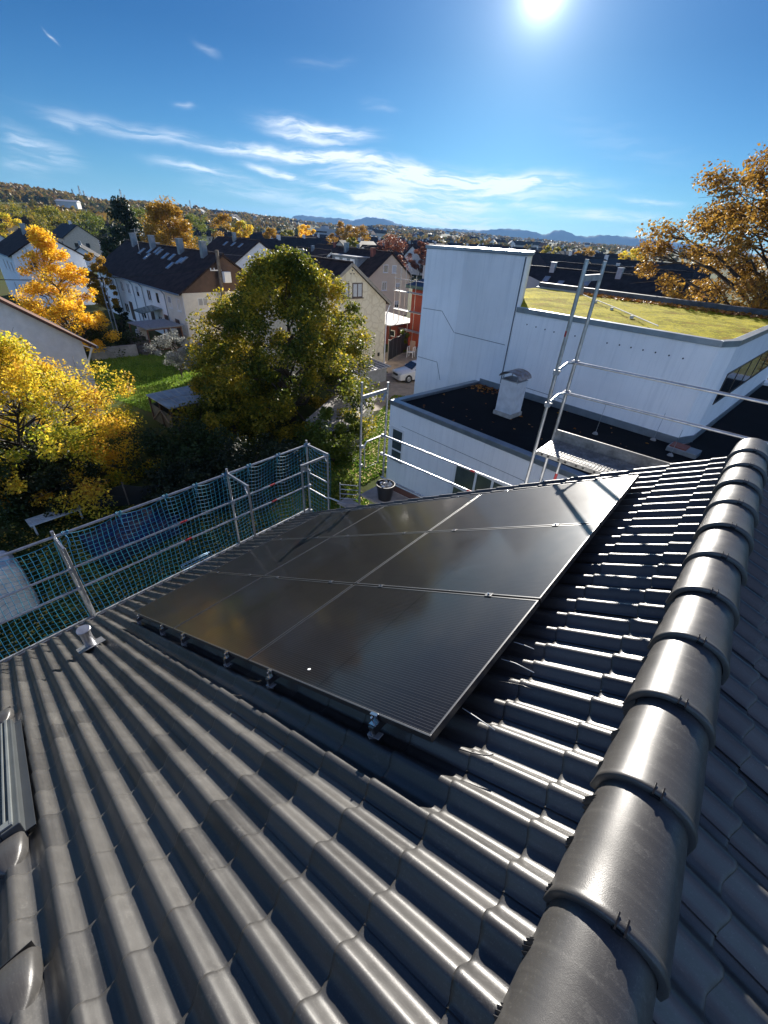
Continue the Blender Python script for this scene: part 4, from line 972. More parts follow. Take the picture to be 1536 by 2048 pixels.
PF = [(-33.3,8.7), (-43.8,10.3), (-42.7,14), (-40.2,16.8), (-41.2,19.8), (-31.8,19.8), (-27.8,15.5), (-25.8,10)]
PD = [(-18.5,-3), (-18.5,3.5), (-17,8), (-9,7.5), (-8.2,-3)]
grass_l = leafmat('grass_blade', [(.05,.09,.012),(.10,.18,.02),(.17,.26,.03),(.22,.24,.05)], .4)
tag(quads('grass', np.array(scatter([PN], 26000, blade)), grass_l), 'bright green grass strip beside the white annex', 'grass', kind='stuff')
tag(quads('grass', np.array(scatter([PF], 16000, lambda r, x, y: [(a, b, GZ+(c-GZ)*1.6) for a, b, c in blade(r, x, y)])), grass_l), 'lawn grass in front of the row house', 'grass', kind='stuff')
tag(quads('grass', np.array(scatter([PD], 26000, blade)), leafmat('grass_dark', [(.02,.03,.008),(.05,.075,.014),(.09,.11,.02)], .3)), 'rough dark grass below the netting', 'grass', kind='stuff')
tag(quads('fallen_leaves', np.array(scatter([PN, PD], 5200, fallen)), leafmat('fallen_leaf', [(.22,.12,.02),(.45,.28,.04),(.60,.42,.06),(.30,.14,.03)], .2)), 'yellow and brown fallen leaves on the grass', 'leaves', kind='stuff')
# shrubs and hedges
def shrub(lab, u, v, H, Wd, lm, n, size, seed, name='shrub', z=GZ, shape='wide', **k):
    P = pz(u, v, z); return tree(name, lab, 'shrub', (P[0], P[1], GZ), H, Wd, lm, n, size, 26, .02, shape, limbs=8, trunk=.05, rclump=.2, hollow=.2, seed=seed, twigs=False, group='shrubs around the gardens', **k)
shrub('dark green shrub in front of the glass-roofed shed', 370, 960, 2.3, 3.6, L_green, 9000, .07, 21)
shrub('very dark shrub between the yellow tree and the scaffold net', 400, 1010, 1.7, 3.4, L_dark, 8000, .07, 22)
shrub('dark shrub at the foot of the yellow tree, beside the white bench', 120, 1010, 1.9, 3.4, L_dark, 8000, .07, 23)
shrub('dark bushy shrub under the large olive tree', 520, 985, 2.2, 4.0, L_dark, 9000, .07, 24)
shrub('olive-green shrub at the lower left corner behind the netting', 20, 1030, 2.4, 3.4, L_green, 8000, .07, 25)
shrub('light green shrub between the olive tree and the slatted fence', 668, 925, 2.5, 2.6, L_lgreen, 9000, .07, 26)
shrub('yellowing shrub at the edge of the leafy lawn near the net corner', 690, 1000, 1.2, 1.3, L_lgreen, 2200, .06, 27)
shrub('low dark hedge shrub behind the concrete wall', 225, 700, 1.5, 4.6, L_green, 5000, .09, 28)
shrub('dark upright conifer shrub by the row house doors', 250, 668, 2.4, 1.3, L_dark, 3500, .08, 29, shape='column')
shrub('green bush at the left end of the concrete wall', 190, 705, 2.0, 2.6, L_green, 3500, .09, 30)
shrub('brownish bush in the shade right of the shed', 470, 870, 2.6, 4.2, L_olive, 7000, .08, 31)
shrub('potted shrub beside the dark gate', 806, 705, 2.0, 1.0, L_lgreen, 1200, .08, 32)
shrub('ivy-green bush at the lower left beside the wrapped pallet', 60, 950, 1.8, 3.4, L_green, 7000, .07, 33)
# mid-distance trees
def dtree(lab, u, vb, d, vtop, Wd, lm, shape, n, size, seed, name='tree', z0=.15, **k):
    r = ray(u, vb); r = r/np.linalg.norm(r[:2]); P = r*d; rt = ray(u, vtop); rt = rt/np.linalg.norm(rt[:2]); zt = rt[2]*d
    zb = ground_z(P[0], P[1]); return tree(name, lab, 'tree', (P[0], P[1], zb), zt-zb, Wd, lm, n, size, 46, z0, shape, limbs=14, trunk=(zt-zb)*.018, rclump=.13, seed=seed, twigs=False, group='trees in the middle distance', **k)
dtree('dark spruce standing above the row house roof', 247, 440, 100, 405, 9.5, L_conif, 'cone', 9000, .22, 41, 'spruce_tree', .05)
dtree('slim dark conifer left of the row house', 208, 470, 80, 458, 3.6, L_conif, 'cone', 2500, .2, 42, 'spruce_tree', .05)
dtree('broad golden-brown tree behind the row house chimneys', 337, 450, 92, 411, 12, L_orange, 'oval', 18000, .16, 43, 'linden_tree')
for i, (lab, u, d, vt, wd, l_) in enumerate((
  ('round orange tree left of the white gabled house', 455, 150, 434, 9.5, L_orange), ('pale yellow bare-ish tree beside the round orange tree', 485, 155, 445, 7, L_yellow),
  ('small orange tree above the dark roofs, second from the left', 546, 170, 455, 7, L_orange), ('orange-yellow oval tree above the town roofs', 612, 165, 452, 8, L_gold),
  ('tall orange tree, left of a touching pair', 688, 170, 447, 9, L_orange), ('orange tree, right of a touching pair', 717, 175, 455, 9, L_orange),
  ('red-brown round tree behind the beige house', 787, 118, 471, 9, L_rust), ('rusty tree just left of the white tower', 846, 150, 486, 6, L_rust),
  ('olive tree in front of the orange pair', 705, 150, 478, 6, L_olive), ('small orange tree between the left house and the row house', 178, 62, 505, 3.5, L_orange),
  ('yellow-green tree left of the dark spruce', 195, 190, 432, 15, L_lgreen), ('autumn brown tree on the far left skyline', 30, 230, 405, 20, L_olive),
  ('olive-yellow tree above the small white house', 118, 200, 416, 15, L_olive), ('yellow tree at the far left above the roofs', 15, 180, 432, 9, L_yellow),
  ('green tree beside the golden-brown tree', 290, 200, 418, 14, L_lgreen), ('olive tree behind the orange tree row', 575, 240, 462, 9, L_olive),
  ('yellowing tree right of the tower behind the flat roof', 1275, 150, 500, 9, L_yellow), ('brown tree beyond the dormer house', 1180, 220, 498, 9, L_orange),
  ('brown tree left of the dormer house far away', 1110, 240, 492, 9, L_olive), ('green bushy tree at the foot of the hill on the left', 155, 230, 428, 16, L_olive),
  ('olive tree right of the golden-brown tree', 395, 230, 432, 13, L_lgreen))):
    dtree(lab, u, 470, d, vt, wd, l_, 'round', 7000, .19 if d > 120 else .12, 60+i, 'broadleaf_tree')
# far wood on the slopes
def far_wood():
    n = 3600; Vs = []; mi = []
    az0, az1 = azel(-60, 400)[0], azel(1500, 520)[0]
    k = 0
    for i in range(60000):
        a = rng.uniform(az0, az1); rc = np.interp(a, cr_az, cr_r); left = a < azel(520, 440)[0]
        r0 = 250 if left else 420; r = r0+(rc*1.03-r0)*rng.random()**(.75)
        x, y = r*math.sin(a), r*math.cos(a)
        dens = .5+.5*math.sin(x*.013+2*math.sin(y*.008))*math.cos(y*.011+1.1)
        if r > rc*.93: dens = 1
        if dens < (.30 if left else .52): continue
        z = ground_z(x, y); s = rng.uniform(5, 9.5)*(1+.3*(r > 1200)); q = 34 if r < 700 else 16
        off = rng.normal(size=(q, 3)); off /= np.linalg.norm(off, axis=1)[:, None]; P = np.array([x, y, z+s*.55])+off*s*np.array([.55, .55, .5])*rng.random((q, 1))**.4
        d = rng.normal(size=(q, 3)); d[:, 2] = abs(d[:, 2])+.2; d /= np.linalg.norm(d, axis=1)[:, None]; u = np.cross(rng.normal(size=(q, 3)), d); u /= np.linalg.norm(u, axis=1)[:, None]; w_ = np.cross(d, u); sz = s*(.20 if q > 20 else .27)
        Vs.append(np.stack([P+u*sz, P+w_*sz, P-u*sz, P-w_*sz], 1).reshape(-1, 3)); k += 1
        if k >= n: break
    return np.vstack(Vs)
rng = np.random.default_rng(77)
fw = leafmat('far_wood_leaf', [(.035,.045,.018),(.08,.085,.025),(.15,.12,.03),(.24,.15,.035),(.16,.09,.035),(.07,.085,.02)], .3)
for n_ in fw.node_tree.nodes:
    if n_.type == 'BSDF_PRINCIPLED': n_.inputs['Specular IOR Level'].default_value = .05
    if n_.type == 'TEX_NOISE': n_.inputs['Scale'].default_value = .05
o = quads('far_wood', far_wood(), fw); tag(o, 'mixed autumn woodland covering the distant slopes', 'woodland', kind='stuff')

# ================================================================== HOUSES
def hbox(m, o, A, Bv, a0, a1, b0, b1, z0, z1):
    m.box((a0, b0, z0), (a1, b1, z1), np.array([A, Bv, [0, 0, 1]]), o); return m
def house_(lab, C, A, Bv, L, D, z0, ze, zr, wall, roof, wins=(), chim=(), skyl=(), over=.35, overg=.25, group=None, name='house', gable_mat=None, tiles=True, brd=None, cat='house'):
    """C: ground corner, A: along the ridge (away), Bv: along the gable. z0 ground, ze eave, zr ridge (world z)"""
    C = np.array([C[0], C[1], 0.]); A = np.array([A[0], A[1], 0.]); Bv = np.array([Bv[0], Bv[1], 0.])
    root = thing(name, lab, cat, (C[0], C[1], z0), group=group); o = np.array([0, 0, -z0]); W = lambda a, b, z: o+A*a+Bv*b+np.array([0, 0, z])
    m = MB(); m.prism([W(0,0,z0), W(0,D,z0), W(0,D,ze), W(0,D/2,zr), W(0,0,ze)], A*L); m.build('wall', wall, root)
    if gable_mat:
        m = MB(); m.prism([W(-.03,-.01,ze-.02), W(-.03,D+.01,ze-.02), W(-.03,D/2,zr)], A*.028); m.build('gable_cladding', gable_mat, root)
    sl = math.hypot(D/2, zr-ze); k = (zr-ze)/(D/2); tv = .16
    m = MB()
    for sg in (0, 1):
        def Q(b, z): return W(-overg, D-b if sg else b, z)
        m.prism([Q(-over, ze-over*k+.02), Q(D/2, zr+.02), Q(D/2, zr+.02+tv), Q(-over, ze-over*k+.02+tv)], A*(L+2*overg))
    rf = m.build('roof', roof, root)
    m = MB(); m.tube([W(-overg, D/2, zr+tv+.02), W(L+overg, D/2, zr+tv+.02)], .11, 6); m.build('ridge', roof, rf)
    m = MB()
    for sg in (0, 1):
        b = -over-.06 if not sg else D+over+.06; m.tube([W(-overg, b, ze-over*k+.10), W(L+overg, b, ze-over*k+.10)], .07, 6)
    m.build('gutter', zinc if brd is None else brd, rf)
    for (a, b, h, mm) in chim:
        zz = zr-abs(b-D/2)*k-.1; m = MB(); hbox(m, o, A, Bv, a-.3, a+.3, b-.25, b+.25, zz, zz+h+.1); hbox(m, o, A, Bv, a-.35, a+.35, b-.3, b+.3, zz+h+.1, zz+h+.17)
        m.build('chimney', mm, rf)
    N1 = np.array([0, 0, 1.])
    for (a, t, wd, ln) in skyl:                    # on the b=0 slope, t = 0 eave..1 ridge
        up = (Bv*(D/2)+N1*(zr-ze))/sl; nn_ = np.cross(A, up); nn_ = nn_*(1 if nn_[2] > 0 else -1); o2 = W(a, D/2*t, ze+(zr-ze)*t+.02+tv*.98)
        m = MB(); m.box((-wd/2, -ln/2, -.02), (wd/2, ln/2, .07), np.array([A, up, nn_]), o2); w1 = m.build('roof_window', galv_dull, rf)
        m = MB(); m.box((-wd/2+.07, -ln/2+.07, .05), (wd/2-.07, ln/2-.07, .085), np.array([A, up, nn_]), o2); m.build('glazing', mat('roof_glass', (.25,.30,.34), .12, spec=1.), w1)
    for (face, a, z, wd, h, st) in wins:
        if face == 'F': o3, Ux, Nx = W(a, 0, z), A, -Bv
        elif face == 'G': o3, Ux, Nx = W(0, a, z), Bv, -A
        elif face == 'K': o3, Ux, Nx = W(L, a, z), Bv, A
        Mx = np.array([Ux, Nx, N1]); f = .07; fm = frame_brown if 'b' in st else frame_white
        if 'door' in st:
            m = MB(); m.box((-wd/2, 0, 0), (wd/2, .05, h), Mx, o3); m.build('door', frame_brown, root); continue
        m = MB()
        m.box((-wd/2, -.02, 0), (-wd/2+f, .04, h), Mx, o3); m.box((wd/2-f, -.02, 0), (wd/2, .04, h), Mx, o3); m.box((-wd/2+f, -.02, 0), (wd/2-f, .038, f), Mx, o3); m.box((-wd/2+f, -.02, h-f), (wd/2-f, .038, h), Mx, o3)
        if wd > .85: m.box((-f/2, -.02, f), (f/2, .036, h-f), Mx, o3)
        w1 = m.build('window', fm, root)
        m = MB(); m.box((-wd/2+f, -.02, f), (wd/2-f, .015, h-f), Mx, o3); m.build('pane', curtain if 'c' in st else glass_dark, w1)
        m = MB(); m.box((-wd/2-.08, -.02, -.06), (wd/2+.08, .12, -.01), Mx, o3); m.build('sill', fm if 'b' in st else frame_white, w1)
        if 's' in st: m = MB(); m.box((-wd/2+f, -.02, h*.45), (wd/2-f, .03, h-f), Mx, o3); m.build('shutter', mat('shutter_grey', (.42,.42,.42), .7), w1)
    return root
gd = np.array([math.cos(R(86)), math.sin(R(86))]); fd = np.array([-gd[1], gd[0]])
# row house
rowC = (-41.76, 20.26)
W1 = [('F', a, -6.98, w_, 1.05, s_) for a, w_, s_ in ((21.5,.8,''),(19.4,.8,'s'),(16.4,.9,''),(14.3,.9,'s'),(11.6,.85,'s'),(8.3,1.0,''),(6.1,.8,''),(3.1,.8,'s'),(1.1,.8,''))]
W1 += [('F', a, z, w_, h, s_) for a, z, w_, h, s_ in ((16.5,-9.2,1.3,1.0,''),(14.9,-9.75,.9,1.9,'door'),(20.5,-9.2,1.2,1.0,''),(11.4,-9.1,1.5,.95,''),(8.6,-9.75,.9,1.95,'door'),(6.6,-9.2,1.0,1.0,''),(4.9,-9.75,.9,1.9,'door'),(3.7,-9.0,.7,.9,''),(2.2,-9.75,.95,1.9,'door'),(.9,-9.0,.9,.9,''))]
W1 += [('G', 1.85, -6.95, 1.0, 1.15, 's'), ('G', 6.2, -6.95, 1.0, 1.15, '')]
rh = house_('long white terraced row house with dark roof, five chimneys and many roof windows', rowC, fd, gd, 25.0, 8.8, GZ, -5.35, -2.45, mat('row_render', (.86,.86,.85), .9, var=.04, scale=.5), roof_brown, W1,
  chim=[(2.6,3.9,1.35,zinc),(7.8,3.9,1.35,zinc),(11.0,5.2,1.1,mat('brick_red',(.22,.07,.05),.9)),(15.2,3.9,1.35,zinc),(18.0,5.4,.9,zinc),(21.0,3.9,1.35,zinc)],
  skyl=[(a, t, .62, .95) for a, t in ((8.6,.72),(10.3,.72),(7.0,.50),(6.2,.66),(12.6,.80),(13.6,.84),(14.3,.62),(15.2,.80),(17.2,.74),(5.6,.70))], gable_mat=brown_clad)
roT = lambda a, b, z: np.array([0, 0, -GZ])+np.array([*fd, 0])*a+np.array([*gd, 0])*b+np.array([0, 0, z])
m = MB(); m.prism([roT(.05,-.02,GZ+.1), roT(4.0,-.02,GZ+.1), roT(4.0,-.02,-5.4), roT(.05,-.02,-5.4)], np.array([*gd, 0])*.018); m.build('facade_panel', cream_render, rh)
m = MB(); m.prism([roT(-.02,.02,GZ+.1), roT(-.02,8.78,GZ+.1), roT(-.02,8.78,-5.38), roT(-.02,.02,-5.38)], np.array([*fd, 0])*.018); m.build('gable_panel', mat('gable_cream', (.76,.70,.60), .9, var=.05), rh)
for a in (9.9, 12.7, 17.9, 4.05):
    m = MB(); m.tube([roT(a,-.38,-5.5), roT(a,-.10,-5.9), roT(a,-.08,-9.9)], .045, 6); m.build('downpipe', zinc, rh)
m = MB(); m.prism([roT(5.6,-2.0,-7.75), roT(8.2,-2.0,-7.75), roT(8.2,-.05,-7.4), roT(5.6,-.05,-7.4)], (0,0,.06)); m.build('canopy', mat('canopy_glass', (.10,.13,.12), .2, spec=.8), rh)
m = MB()
for a in (5.65, 8.15): m.bar(roT(a,-1.95,GZ+.0), roT(a,-1.95,-7.76), .07, .07, up=(1,0,0))
m.pieces('canopy_post', alu_dark, rh)
# satellite mast beside the row house + its trellis shed, steps
lt = thing('trellis_shed', 'flat grey-roofed lattice-sided shed beside the row house corner', 'shed', (*(np.array(rowC)+fd*(-.3)-gd*2.2), GZ))
m = MB()
def LB(m, x0, y0, z0, x1, y1, z1): m.box((x0, y0, z0), (x1, y1, z1)); return m
LB(m, -.2, -1.6, 1.9, 3.4*-1.2, 1.8, 2.0); m.build('roof', mat('felt_grey', (.26,.28,.30), .8), lt)
m = MB()
for x, y in ((-.3,-1.5),(-4.0,-1.5),(-.3,1.6),(-4.0,1.6)): m.box((x-.05, y-.05, 0), (x+.05, y+.05, 1.9))
m.pieces('post', mat('brown_wood', (.17,.08,.045), .8), lt); m = MB()
for i in range(16): a = -1.5+i*.2; m.bar((-.3, a, .1), (-.3, min(1.6, a+1.2), 1.3), .02, .03, up=(1,0,0)) if a < .4 else None
m.box((-.32, -1.5, .05), (-.28, 1.6, .12)); m.box((-.33, -1.5, 1.78), (-.27, 1.6, 1.88)); m.build('lattice', mat('brown_wood', (.17,.08,.045), .8), lt)
# cream house
cC = np.array([-24.13, 28.24]); gdc = np.array([math.cos(R(82)), math.sin(R(82))]); fdc = np.array([-gdc[1], gdc[0]])
cc = cC-gdc*7.1
ch_ = house_('cream patterned gable house with two brown-framed windows behind the olive tree', cc, fdc, gdc, 11, 7.1, GZ, -4.45, -1.95, mat('cream_pattern', (.80,.70,.50), .9, var=.04), roof_brown,
   wins=[('G', 7.1-4.15, -4.04, .95, .98, 'bc'), ('G', 7.1-2.90, -4.04, .95, .98, 'bc')], over=.35, overg=.22, chim=[(6, 3.0, 1.0, zinc)])
pm = MATS['cream_pattern']; t = pm.node_tree; p = t.nodes['Principled BSDF']; tcn = N(t, 'ShaderNodeTexCoord')
dn = N(t, 'ShaderNodeTexNoise', i_Scale=1.1, i_Detail=2.); t.links.new(tcn.outputs['Object'], dn.inputs['Vector'])
mxv = N(t, 'ShaderNodeMix', data_type='VECTOR'); mxv.inputs[0].default_value = .35; t.links.new(tcn.outputs['Object'], mxv.inputs[4]); t.links.new(dn.outputs['Color'], mxv.inputs[5])
vo = N(t, 'ShaderNodeTexVoronoi', feature='DISTANCE_TO_EDGE', i_Scale=2.6); t.links.new(mxv.outputs[1], vo.inputs['Vector'])
ed = N(t, 'ShaderNodeMapRange', i_1=0., i_2=.10, i_3=1., i_4=0.); t.links.new(vo.outputs[0], ed.inputs[0])
mx = N(t, 'ShaderNodeMix', data_type='RGBA'); mx.inputs[7].default_value = (.55,.44,.27,1); t.links.new(MA(t, 'MULTIPLY', ed.outputs[0], .6), mx.inputs[0]); t.links.new(p.inputs['Base Color'].links[0].from_socket, mx.inputs[6]); t.links.new(mx.outputs[2], p.inputs['Base Color'])
cT = lambda a, b, z: np.array([*fdc, 0])*a+np.array([*gdc, 0])*b+np.array([0, 0, z-GZ])
for (b, z) in ((3.72,-2.27),(3.58,-2.47),(3.86,-2.47)): m = MB(); m.tube([cT(-.012, b, z), cT(.02, b, z)], .05, 8); m.build('vent_hole', mat('hole_dark', (.05,.05,.06)), ch_)
m = MB(); m.tube([cT(-.1, 7.45, -4.65), cT(-.08, 7.16, -5.4), cT(-.08, 7.14, -9.9)], .05, 8); m.build('downpipe', frame_white, ch_)
m = MB(); m.bar(cT(-.25, -.4, -4.62), cT(-.25, 3.55, -1.86), .05, .2); m.bar(cT(-.25, 7.5, -4.62), cT(-.25, 3.55, -1.86), .05, .2); m.build('bargeboard', mat('pale_bargeboard', (.36,.31,.24), .8), ch_)
m = MB(); m.box((-.08, -.1, 0), (.0, .1, .28), None, cT(-.05, 6.54, -8.55)); m.build('wall_lamp', black_plastic, ch_)
m = MB(); m.prism([cT(-.02, 6.3, GZ), cT(-.02, 7.1, GZ), cT(-.02, 7.1, -9.45), cT(-.02, 6.3, -9.45)], np.array([*fdc, 0])*.015); m.build('brick_plinth', mat('brick_orange', (.40,.16,.06), .9, var=.2, scale=6), ch_)
# beige house
bC = np.array([-43.9, 47.7])*(1.0)
house_('beige gabled house with white-framed windows and a flat dormer, right behind the cream house', bC, fdc, gdc, 12, 7.6, GZ, -4.75, -2.10, beige_render, roof_brown,
   wins=[('G', 2.85, -4.35, .85, .95, ''), ('G', 4.45, -4.42, .85, .95, 'c'), ('G', 2.7, -6.55, .9, 1.1, ''), ('G', 5.3, -6.6, .9, .95, 's'), ('G', 5.3, -8.9, .9, .95, 's')], chim=[(3.0,3.0,1.0,mat('brick_red',(.22,.07,.05))),(9.5,3.2,1.2,zinc)])
dm = thing('dormer_extension', 'grey flat-roofed dormer with white windows on the roof of the beige house', 'dormer', (bC[0], bC[1], -4.6))
dT = lambda a, b, z: np.array([*fdc, 0])*a+np.array([*gdc, 0])*b+np.array([0, 0, z])
m = MB(); m.prism([dT(3.5,.6,.0), dT(9.5,.6,.0), dT(9.5,.6,1.75), dT(3.5,.6,1.75)], np.array([*gdc, 0])*2.8); m.build('wall', mat('dormer_slate', (.20,.23,.26), .7), dm)
m = MB(); m.prism([dT(3.2,.3,1.76), dT(9.8,.3,1.76), dT(9.8,.3,1.9), dT(3.2,.3,1.9)], np.array([*gdc, 0])*3.2); m.build('roof', mat('dormer_roof', (.30,.31,.32), .6), dm)
for a in (4.6, 6.4, 8.2): m = MB(); m.prism([dT(a-.5,.57,.75), dT(a+.5,.57,.75), dT(a+.5,.57,1.55), dT(a-.5,.57,1.55)], np.array([*gdc, 0])*.025); m.build('window', frame_white, dm)
# left white house
lC = np.array(px(22, 510, -72)[:2])
house_('white gabled house at the left behind the golden tree', lC, fd, gd, 13, 7.6, GZ, -4.35, -2.05, mat('house_white_blue', (.82,.84,.86), .9, var=.04), roof_brown,
   wins=[('G', 3.9, -4.3, .8, .9, 'b'), ('G', 5.8, -6.0, 1.0, 1.1, 's'), ('G', 4.0, -3.3, .5, .6, 'b'), ('G', 1.8, -6.0, 1.0, 1.1, ''), ('F', 2, -6.2, .9, 1.1, ''), ('F', 4.5, -6.2, .9, 1.1, ''), ('F', 7, -6.2, .9, 1.1, 's'), ('F', 2, -8.6, .9, 1.1, ''), ('F', 5, -8.6, .9, 1.1, '')], chim=[(6.5, 3.2, 1.2, zinc)])
# near left house (only its gable and verge show)
nC = px(0, 600, -29); 
nl = house_('near white house with weathered reddish roof edge at the left edge behind the yellow tree', (-29.0, -4.5), (-1, .03), (.03, 1), 10, 12.2, GZ, -5.80, -1.2, mat('house_white_grey', (.78,.79,.81), .9, var=.06), roof_red, over=.5, overg=.45, wins=[('G', 8.2, -7.8, 1.0, 1.1, ''), ('G', 4.0, -7.8, 1.0, 1.1, '')])
nT = lambda a, b, z: np.array([-1., .03, 0])*a+np.array([.03, 1., 0])*b+np.array([0, 0, z-GZ])
m = MB(); m.bar(nT(-.35, 12.5, -6.1), nT(.0, 12.2, -6.9), .06, .08); m.bar(nT(-.35, 12.55, -6.15), nT(-.35, 12.1, -5.9), .06, .1, up=(1,0,0)); m.build('eave_bracket', frame_white, nl)
# orange building with blue hipped roof, scaffolded
oC = np.array([-29.5, 38.6]); ob = thing('orange_building', 'orange-red rendered building with dark blue hipped roof partly hidden by the white tower', 'building', (oC[0], oC[1], GZ))
oT = lambda a, b, z: np.array([*gdc, 0])*a+np.array([*fdc, 0])*b*-1+np.array([0, 0, z])
m = MB(); m.prism([oT(0,0,0), oT(0,11,0), oT(0,11,5.6), oT(0,0,5.6)], np.array([*gdc, 0])*10); m.build('wall', orange_render, ob)
m = MB(); q = [oT(-.5,-.5,5.6), oT(10.5,-.5,5.6), oT(10.5,11.5,5.6), oT(-.5,11.5,5.6)]; q2 = [x+np.array([0,0,.30]) for x in q]; ap = [oT(5,5,8.6), oT(5,6,8.6)]
m.add(q2+ap, [(0,1,4),(1,2,5,4),(2,3,5),(3,0,4,5)]); m.build('roof', mat('blue_glazed_tile', (.025,.04,.07), .35, var=.3, scale=3), ob)
m = MB(); m.prism(q, (0,0,.30)); m.build('roof_edge', mat('green_fascia', (.05,.10,.08), .6), ob)
for (b, z) in ((8.2, 1.2), (8.2, 3.6)):
    m = MB(); m.prism([oT(-.03,b,z), oT(-.03,b+1,z), oT(-.03,b+1,z+1.2), oT(-.03,b,z+1.2)], np.array([*gdc, 0])*.02)
    # hidden side windows
    m.build('window', glass_dark, ob)
osf = thing('facade_scaffold', 'thin light scaffold frames in front of the orange building and beige house', 'scaffold', (oC[0], oC[1], GZ), group=None)
m = MB()
for b in (-1.2, -.5, 1.0, 3.2):
    for a in (-1.3, -.5): m.tube([oT(a, b, 0), oT(a, b, 7.4)], .03, 6)
m.pieces('standard', galv, osf)
for z in (1.9, 3.7, 5.4, 6.4):
    m = MB(); m.tube([oT(-1.3,-1.4,z), oT(-1.3,3.4,z)], .03, 6); m.pieces('ledger', galv, osf)
m = MB(); 
for z in (1.8, 3.6, 5.3): m.prism([oT(-1.3,-1.4,z-.05), oT(-1.3,3.4,z-.05), oT(-1.3,3.4,z), oT(-1.3,-1.4,z)], np.array([*gdc, 0])*.7)
m.pieces('deck', galv_dull, osf)
# low red annex, carport roof
la = thing('garden_pavilion', 'low red garden pavilion with grey canopy roof between the cream and orange houses', 'pavilion', (-30.0, 37.2, GZ))
m = MB(); m.box((-2.6, 0, 0), (.0, 3, 2.1)); m.build('wall', mat('dark_red_wood', (.16,.03,.02), .8), la)
m = MB(); m.prism([(-4.2,-1.6,2.35), (.3,-1.6,2.2), (.6,3,2.25), (-4.2,3,2.6)], (0,0,.09)); m.build('roof', mat('canopy_grey', (.40,.39,.37), .7, var=.2, scale=3), la)
m = MB(); m.box((-1.0,-.03,.9), (-.3,.0,1.55)); w1 = m.build('window', frame_white, la); m = MB(); m.box((-.92,-.04,.98), (-.38,-.028,1.47)); m.build('pane', glass_dark, w1)
m = MB()
for x in (-4.0, -1.9, .2): m.box((x-.06,-1.5,0), (x+.06,-1.38,2.3))
m.pieces('post', black_plastic, la)
# dark gate / fence
gA, gB = np.array([-26.4, 31.6]), np.array([-27.9, 36.4])
gt = thing('garden_gate', 'tall dark mesh gate and fence panels beside the cream house yard', 'gate', (gA[0], gA[1], GZ)); d = gB-gA
for i in range(5):
    q0 = d*i/5; q1 = d*(i+.94)/5; m = MB(); m.prism([(q0[0],q0[1],.08),(q1[0],q1[1],.08),(q1[0],q1[1],1.85),(q0[0],q0[1],1.85)], (.03,.01,0)); m.build('panel', mat('gate_panel', (.035,.038,.042), .5, var=.2), gt)
    m = MB(); m.box((q0[0]-.04,q0[1]-.06,0), (q0[0]+.06,q0[1]+.02,1.95)); m.build('post', mat('gate_post', (.10,.10,.10), .5), gt)
# white garden chair
gc = thing('garden_armchair', 'white garden armchair standing on the paved yard', 'chair', (-26.0, 34.6, GZ), .3)
m = MB()
for x in (-.3, .3):
    m.box((x-.03,-.3,0),(x+.03,-.24,.95)); m.box((x-.03,.28,0),(x+.03,.34,.95)); m.box((x-.04,-.32,.952),(x+.04,.36,1.0))
m.build('frame', frame_white, gc)
m = MB(); m.box((-.268,-.3,.48),(.268,.3,.54)); m.build('seat', frame_white, gc)
m = MB(); m.box((-.28,.29,.55),(.28,.33,1.5)); m.build('backrest', mat('chair_wood', (.35,.22,.16), .7), gc)
bx_ = thing('storage_box', 'grey plastic storage box beside the white garden chair', 'box', (-25.4, 35.6, GZ))
m = MB(); m.box((-.45,-.35,0),(.45,.35,.85)); m.build('tub', mat('grey_plastic', (.35,.38,.42), .6), bx_, bevel=.03); m = MB(); m.box((-.48,-.38,.852),(.48,.38,.93)); m.build('lid', mat('grey_plastic_dark', (.2,.22,.24), .6), bx_, bevel=.02)
# little outbuilding with pale corrugated roof by the cream house
s1_ = thing('outbuilding', 'small grey outbuilding with pale corrugated roof at the foot of the cream house', 'shed', (-22.6, 25.4, GZ))
m = MB(); m.box((-1.6,-2.2,0),(.3,1.2,1.15)); m.build('wall', mat('shed_wall', (.30,.31,.32), .8), s1_)
m = MB(); m.prism([(-1.8,-2.4,1.35),(.6,-2.4,1.16),(.6,1.4,1.16),(-1.8,1.4,1.35)], (0,0,.06)); m.build('roof', mat('pale_sheet', (.42,.42,.42), .5), s1_)
m = MB()
for i in range(9): y = -2.3+i*.42; m.bar((-1.8,y,1.43),(.6,y,1.24),.06,.04)
m.build('roof_rib', mat('dark_rib', (.12,.12,.13), .6), s1_)
# slatted shed with leafy flat roof
ss = thing('slatted_shed', 'long low white-grey shed with slatted lower wall and leaf-strewn roof beside the olive tree', 'shed', (-16.4, 18.5, GZ))
dv = np.array([-14.3, 14.4])-np.array([-16.4, 18.5]); Ls = np.linalg.norm(dv); dv /= Ls; nv_ = np.array([dv[1], -dv[0]])*1.0; 
sT = lambda a, b, z: np.array([dv[0]*a-nv_[0]*-b*-1, dv[1]*a-nv_[1]*b, z])
sT = lambda a, b, z: np.array([dv[0]*a+nv_[0]*b, dv[1]*a+nv_[1]*b, z])
m = MB(); m.prism([sT(0,0,0), sT(Ls,0,0), sT(Ls,0,1.75), sT(0,0,1.75)], sT(0,2.2,0)); m.build('wall', mat('shed_offwhite', (.42,.42,.40), .8, var=.12, scale=2), ss)
m = MB(); m.prism([sT(-.15,-.15,1.755), sT(Ls+.15,-.15,1.755), sT(Ls+.15,-.15,1.83), sT(-.15,-.15,1.83)], sT(0,2.5,0)); rf = m.build('roof', mat('shed_felt', (.20,.19,.19), .9, var=.4, scale=5, c2=(.36,.33,.30)), ss)
m = MB()
